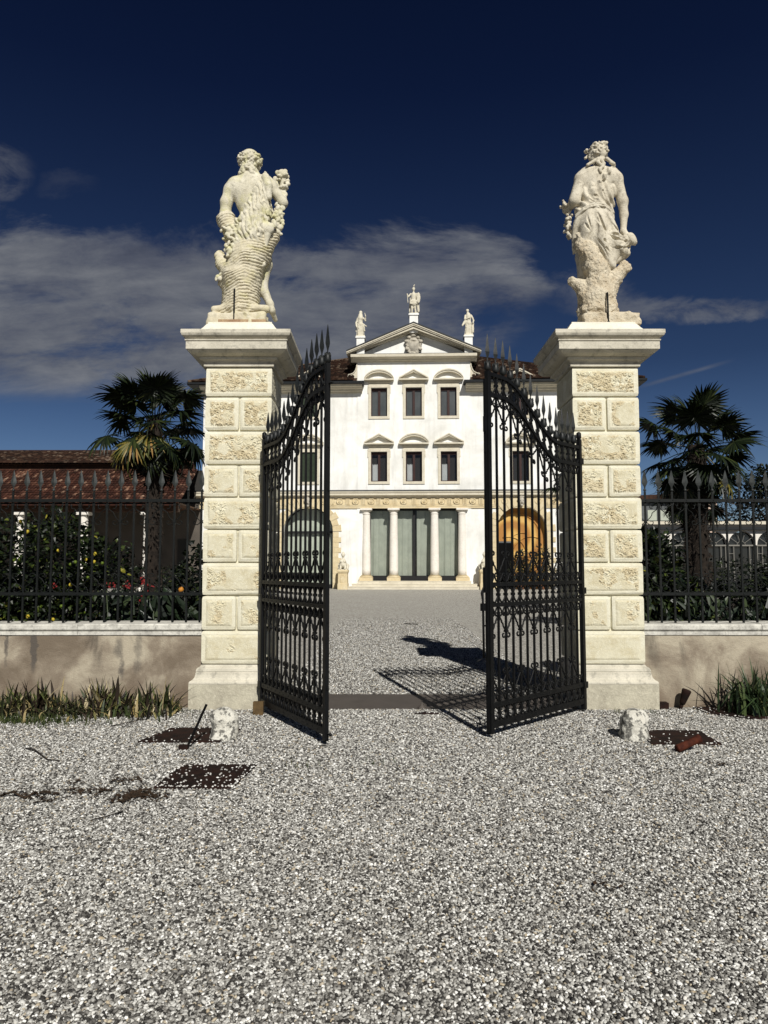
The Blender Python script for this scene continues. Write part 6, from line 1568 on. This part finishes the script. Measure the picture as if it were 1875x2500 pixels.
# ------------------------------------------------------------------ fan palms
def fan_mesh(seed, nseg=30, L=.56, spread=R(285), droop=.35, fold=.5):
    """a fan leaf with its stalk; stalk starts at the origin and runs along +x"""
    rg = random.Random(seed); mb = MB(); st = rg.uniform(.68,.95)
    mb.tube([(0,0,0),(st*.5,0,.03),(st,0,0)], [.016,.011,.009], 5)
    for i in range(nseg):
        a = -spread/2+spread*(i+.5)/nseg; ll = L*(.72+.28*math.cos(a*.55))*rg.uniform(.93,1.05); c_, s_ = math.cos(a), math.sin(a); w_ = L*spread/nseg*.42
        px_, py_ = -s_, c_; v = []; f = []; k = 5; dr = droop*rg.uniform(.6,1.5); tipd = rg.random()
        for j in range(k+1):
            q = j/k; r_ = ll*q; ww = w_*(min(q/.42, 1) if q < .42 else (1-q)/.58*.85+.15)*.98+.002
            if q > .98: ww = .002
            z = fold*.16*L*math.sin(min(q,.6)*PI/1.2)*(-abs(a)/PI)*.8-dr*ll*(q**2.6)*(1 if tipd < .8 else 1.9)
            x, y = st+c_*r_, s_*r_; h_ = ww*.5
            v += [(x-px_*ww, y-py_*ww, z-h_), (x, y, z), (x+px_*ww, y+py_*ww, z-h_)]
        for j in range(k): b = 3*j; f += [(b,b+1,b+4,b+3),(b+1,b+2,b+5,b+4)]
        mb.add(v, f)
    return mb
FAN = []
def mesh_of(mb, mat, name):
    me = bpy.data.meshes.new(name); me.from_pydata(mb.v, [], mb.f); me.update(); me.materials.append(mat); return me
FG = [mesh_of(fan_mesh(s_, droop=.22+.06*(s_ % 3)), M['palm_leaf'], 'frond') for s_ in range(6)]
FY = [mesh_of(fan_mesh(s_+20, droop=.45), M['palm_leaf_old'], 'frond') for s_ in range(3)]
FD = [mesh_of(fan_mesh(s_+40, nseg=22, droop=1.3, L=.5), M['palm_dead'], 'frond') for s_ in range(3)]
def palm(x, y, zc, R_, seed, label, trunk_r=.13, n=44, dead=16, yellow=((-.6,-.75),(.15,-.55),(-.25,-.62)), sc=1.0):
    rg = random.Random(seed); root = thing('fan_palm', label, 'palm tree', (x, y, 0), group='fan palms'); mb = MB()
    k = 30; prof = []
    for i in range(k+1): z = zc*i/k; prof.append((trunk_r*(1+.25*(i/k)+.10*math.sin(i*2.1)+rg.uniform(-.05,.08)), z))
    mb.lathe(prof, (0,0,0), 12)
    for i in range(520):
        z = rg.uniform(.1, zc-.02); a = rg.uniform(0, 2*PI); r_ = trunk_r*1.15; p = Vector((r_*math.cos(a), r_*math.sin(a), z)); ll = rg.uniform(.06,.15)
        mb.add([p, p+Vector((math.cos(a)*.05+.02, math.sin(a)*.05, ll*.5)), p+Vector((math.cos(a)*.09, math.sin(a)*.09, ll*rg.uniform(-.6,.9))), p+Vector((math.cos(a)*.03-.03, math.sin(a)*.03, ll*.4))], [(0,1,2,3)])
    obj('trunk', mb, M['palm_trunk'], root)
    def put(me, az, el, roll, s_, hz=0.0):
        o = bpy.data.objects.new('frond', me); COL.objects.link(o); o.parent = root
        o.location = (math.cos(az)*.08, math.sin(az)*.08, zc-hz); o.rotation_euler = (Matrix.Rotation(az, 4, 'Z') @ Matrix.Rotation(-el, 4, 'Y') @ Matrix.Rotation(roll, 4, 'X')).to_euler(); o.scale = (s_,)*3
        return o
    for i in range(n):
        q = (i+.5)/n; el = R(86)-R(150)*q**.9; az = i*2.39996+rg.uniform(-.25,.25); s_ = R_/1.38*rg.uniform(.84,1.06)*(1.0 if el < R(55) else .92)
        put(FG[rg.randrange(6)], az, el+R(rg.uniform(-6,6)), rg.uniform(-.5,.5), s_, .12*q)
    for j, (ax, ee) in enumerate(yellow):
        o = put(FY[j % 3], -PI/2+ax, ee, rg.uniform(-.2,.2), R_/1.38*.92, .1); o['label'] = 'yellowing frond hanging low on the side towards the viewer'
    for i in range(dead):
        o = put(FD[i % 3], i*2.4+rg.uniform(-.3,.3), R(rg.uniform(-82,-58)), rg.uniform(-.6,.6), R_/1.38*rg.uniform(.6,.8), rg.uniform(.1,.4)); o['label'] = 'dry brown frond hanging against the trunk'
    return root
PY = 16.5
c = at(378, 1026, PY); palm(c[0], PY, c[2], 1.42, 1, 'fan palm with yellowing lower fronds behind the left railing', .14, 38, 16)
c = at(1700, 1088, PY); palm(c[0], PY, c[2], 1.46, 2, 'dark fan palm behind the right railing', .16, 34, 20, ((.9,-.95),))
c = at(1428, 1190, 26); palm(c[0], 26, c[2], 1.35, 3, 'fan palm mostly hidden behind the right pillar, fronds showing by the gate', .14, 34, 8, ())
c = at(1632, 1190, 19); palm(c[0]+.75, 19.5, c[2]-.1, 1.0, 4, 'short dark fan palm low behind the larger right palm', .14, 30, 10, ())

# far tree at the right edge
def tree(x, y, H_, R_, seed, label):
    rg = random.Random(seed); root = thing('broadleaf_tree', label, 'tree', (x, y, 0)); tr = MB(); tr.tube([(0,0,0),(.1,0,H_*.3),(-.1,.1,H_*.6)], [.3,.24,.1], 8); tips = []
    for i in range(16):
        a = rg.uniform(0, 2*PI); z0 = H_*rg.uniform(.25,.5); e = Vector((math.cos(a)*R_*rg.uniform(.4,.8), math.sin(a)*R_*rg.uniform(.4,.8), H_*rg.uniform(.5,.92))); tr.tube([(0,0,z0), (e.x*.5, e.y*.5, (z0+e.z)/2+.2), tuple(e)], [.10,.06,.02], 5); tips.append(e)
    obj('trunk', tr, M['bark'], root)
    bl = [(e.x, e.y, e.z, R_*rg.uniform(.22,.36), R_*.3, R_*rg.uniform(.2,.32)) for e in tips]
    obj('crown', bush_mesh(bl, 6500, .22, .08, seed, .2), M['dark_leaf'], root)
tree(24.3, 45, 7.6, 3.4, 5, 'dark leafy tree above the orangery at the right edge')
tree(30.5, 50, 8.6, 3.8, 6, 'dark leafy tree further right beyond the orangery')
# potted plants before the painted arch and in the court
for i, (lx, ly, h_, w_, lab) in enumerate(((7.6,-1.6,2.0,.8,'tall dark potted oleander before the painted arch, left one'),(9.1,-1.5,2.3,.85,'tall dark potted oleander before the painted arch, right one'),(11.0,-1.8,2.0,.8,'tall dark potted oleander right of the painted arch'))):
    p = VIL_M @ Vector((lx, ly, 0)); root = thing('potted_oleander', lab, 'potted plant', tuple(p), 0, 'potted oleanders along the villa')
    mb = MB(); mb.lathe([(.22,0),(.30,.35),(.36,.5),(.38,.5),(.38,.58),(.30,.58),(.28,.45)], (0,0,0), 16); obj('pot', mb, M['terracotta'], root)
    obj('foliage', bush_mesh([(0,0,.55+h_*.45,w_,w_,h_*.45),(.1,0,.55+h_*.75,w_*.6,w_*.6,h_*.4)], 900, .22, .045, 60+i, .3), M['dark_leaf'], root)
    mb = MB()
    for k in range(6): mb.tube([(0,0,.5),(random.uniform(-.3,.3),random.uniform(-.3,.3),.6+h_*.5),(random.uniform(-.6,.6),random.uniform(-.4,.4),.6+h_)], [.03,.02,.01], 5)
    obj('stem', mb, M['bark'], root)
# dark hedge along the right side of the court, and one on the left
shrub('court_hedge', 'long dark hedge along the right of the court beyond the gate', 'hedge', (13.4, 34, 0), [(i*.0, -9+i*3.0, .8, 1.0, 1.9, 1.1) for i in range(7)], 6000, .16, .05, M['dark_leaf'], 41)
shrub('court_hedge', 'dark hedge on the left side of the court, behind the citrus bush', 'hedge', (-13.5, 36, 0), [(i*1.6-8, 0, .7, 1.3, 1.0, 1.0) for i in range(8)], 6000, .16, .05, M['dark_leaf'], 42)
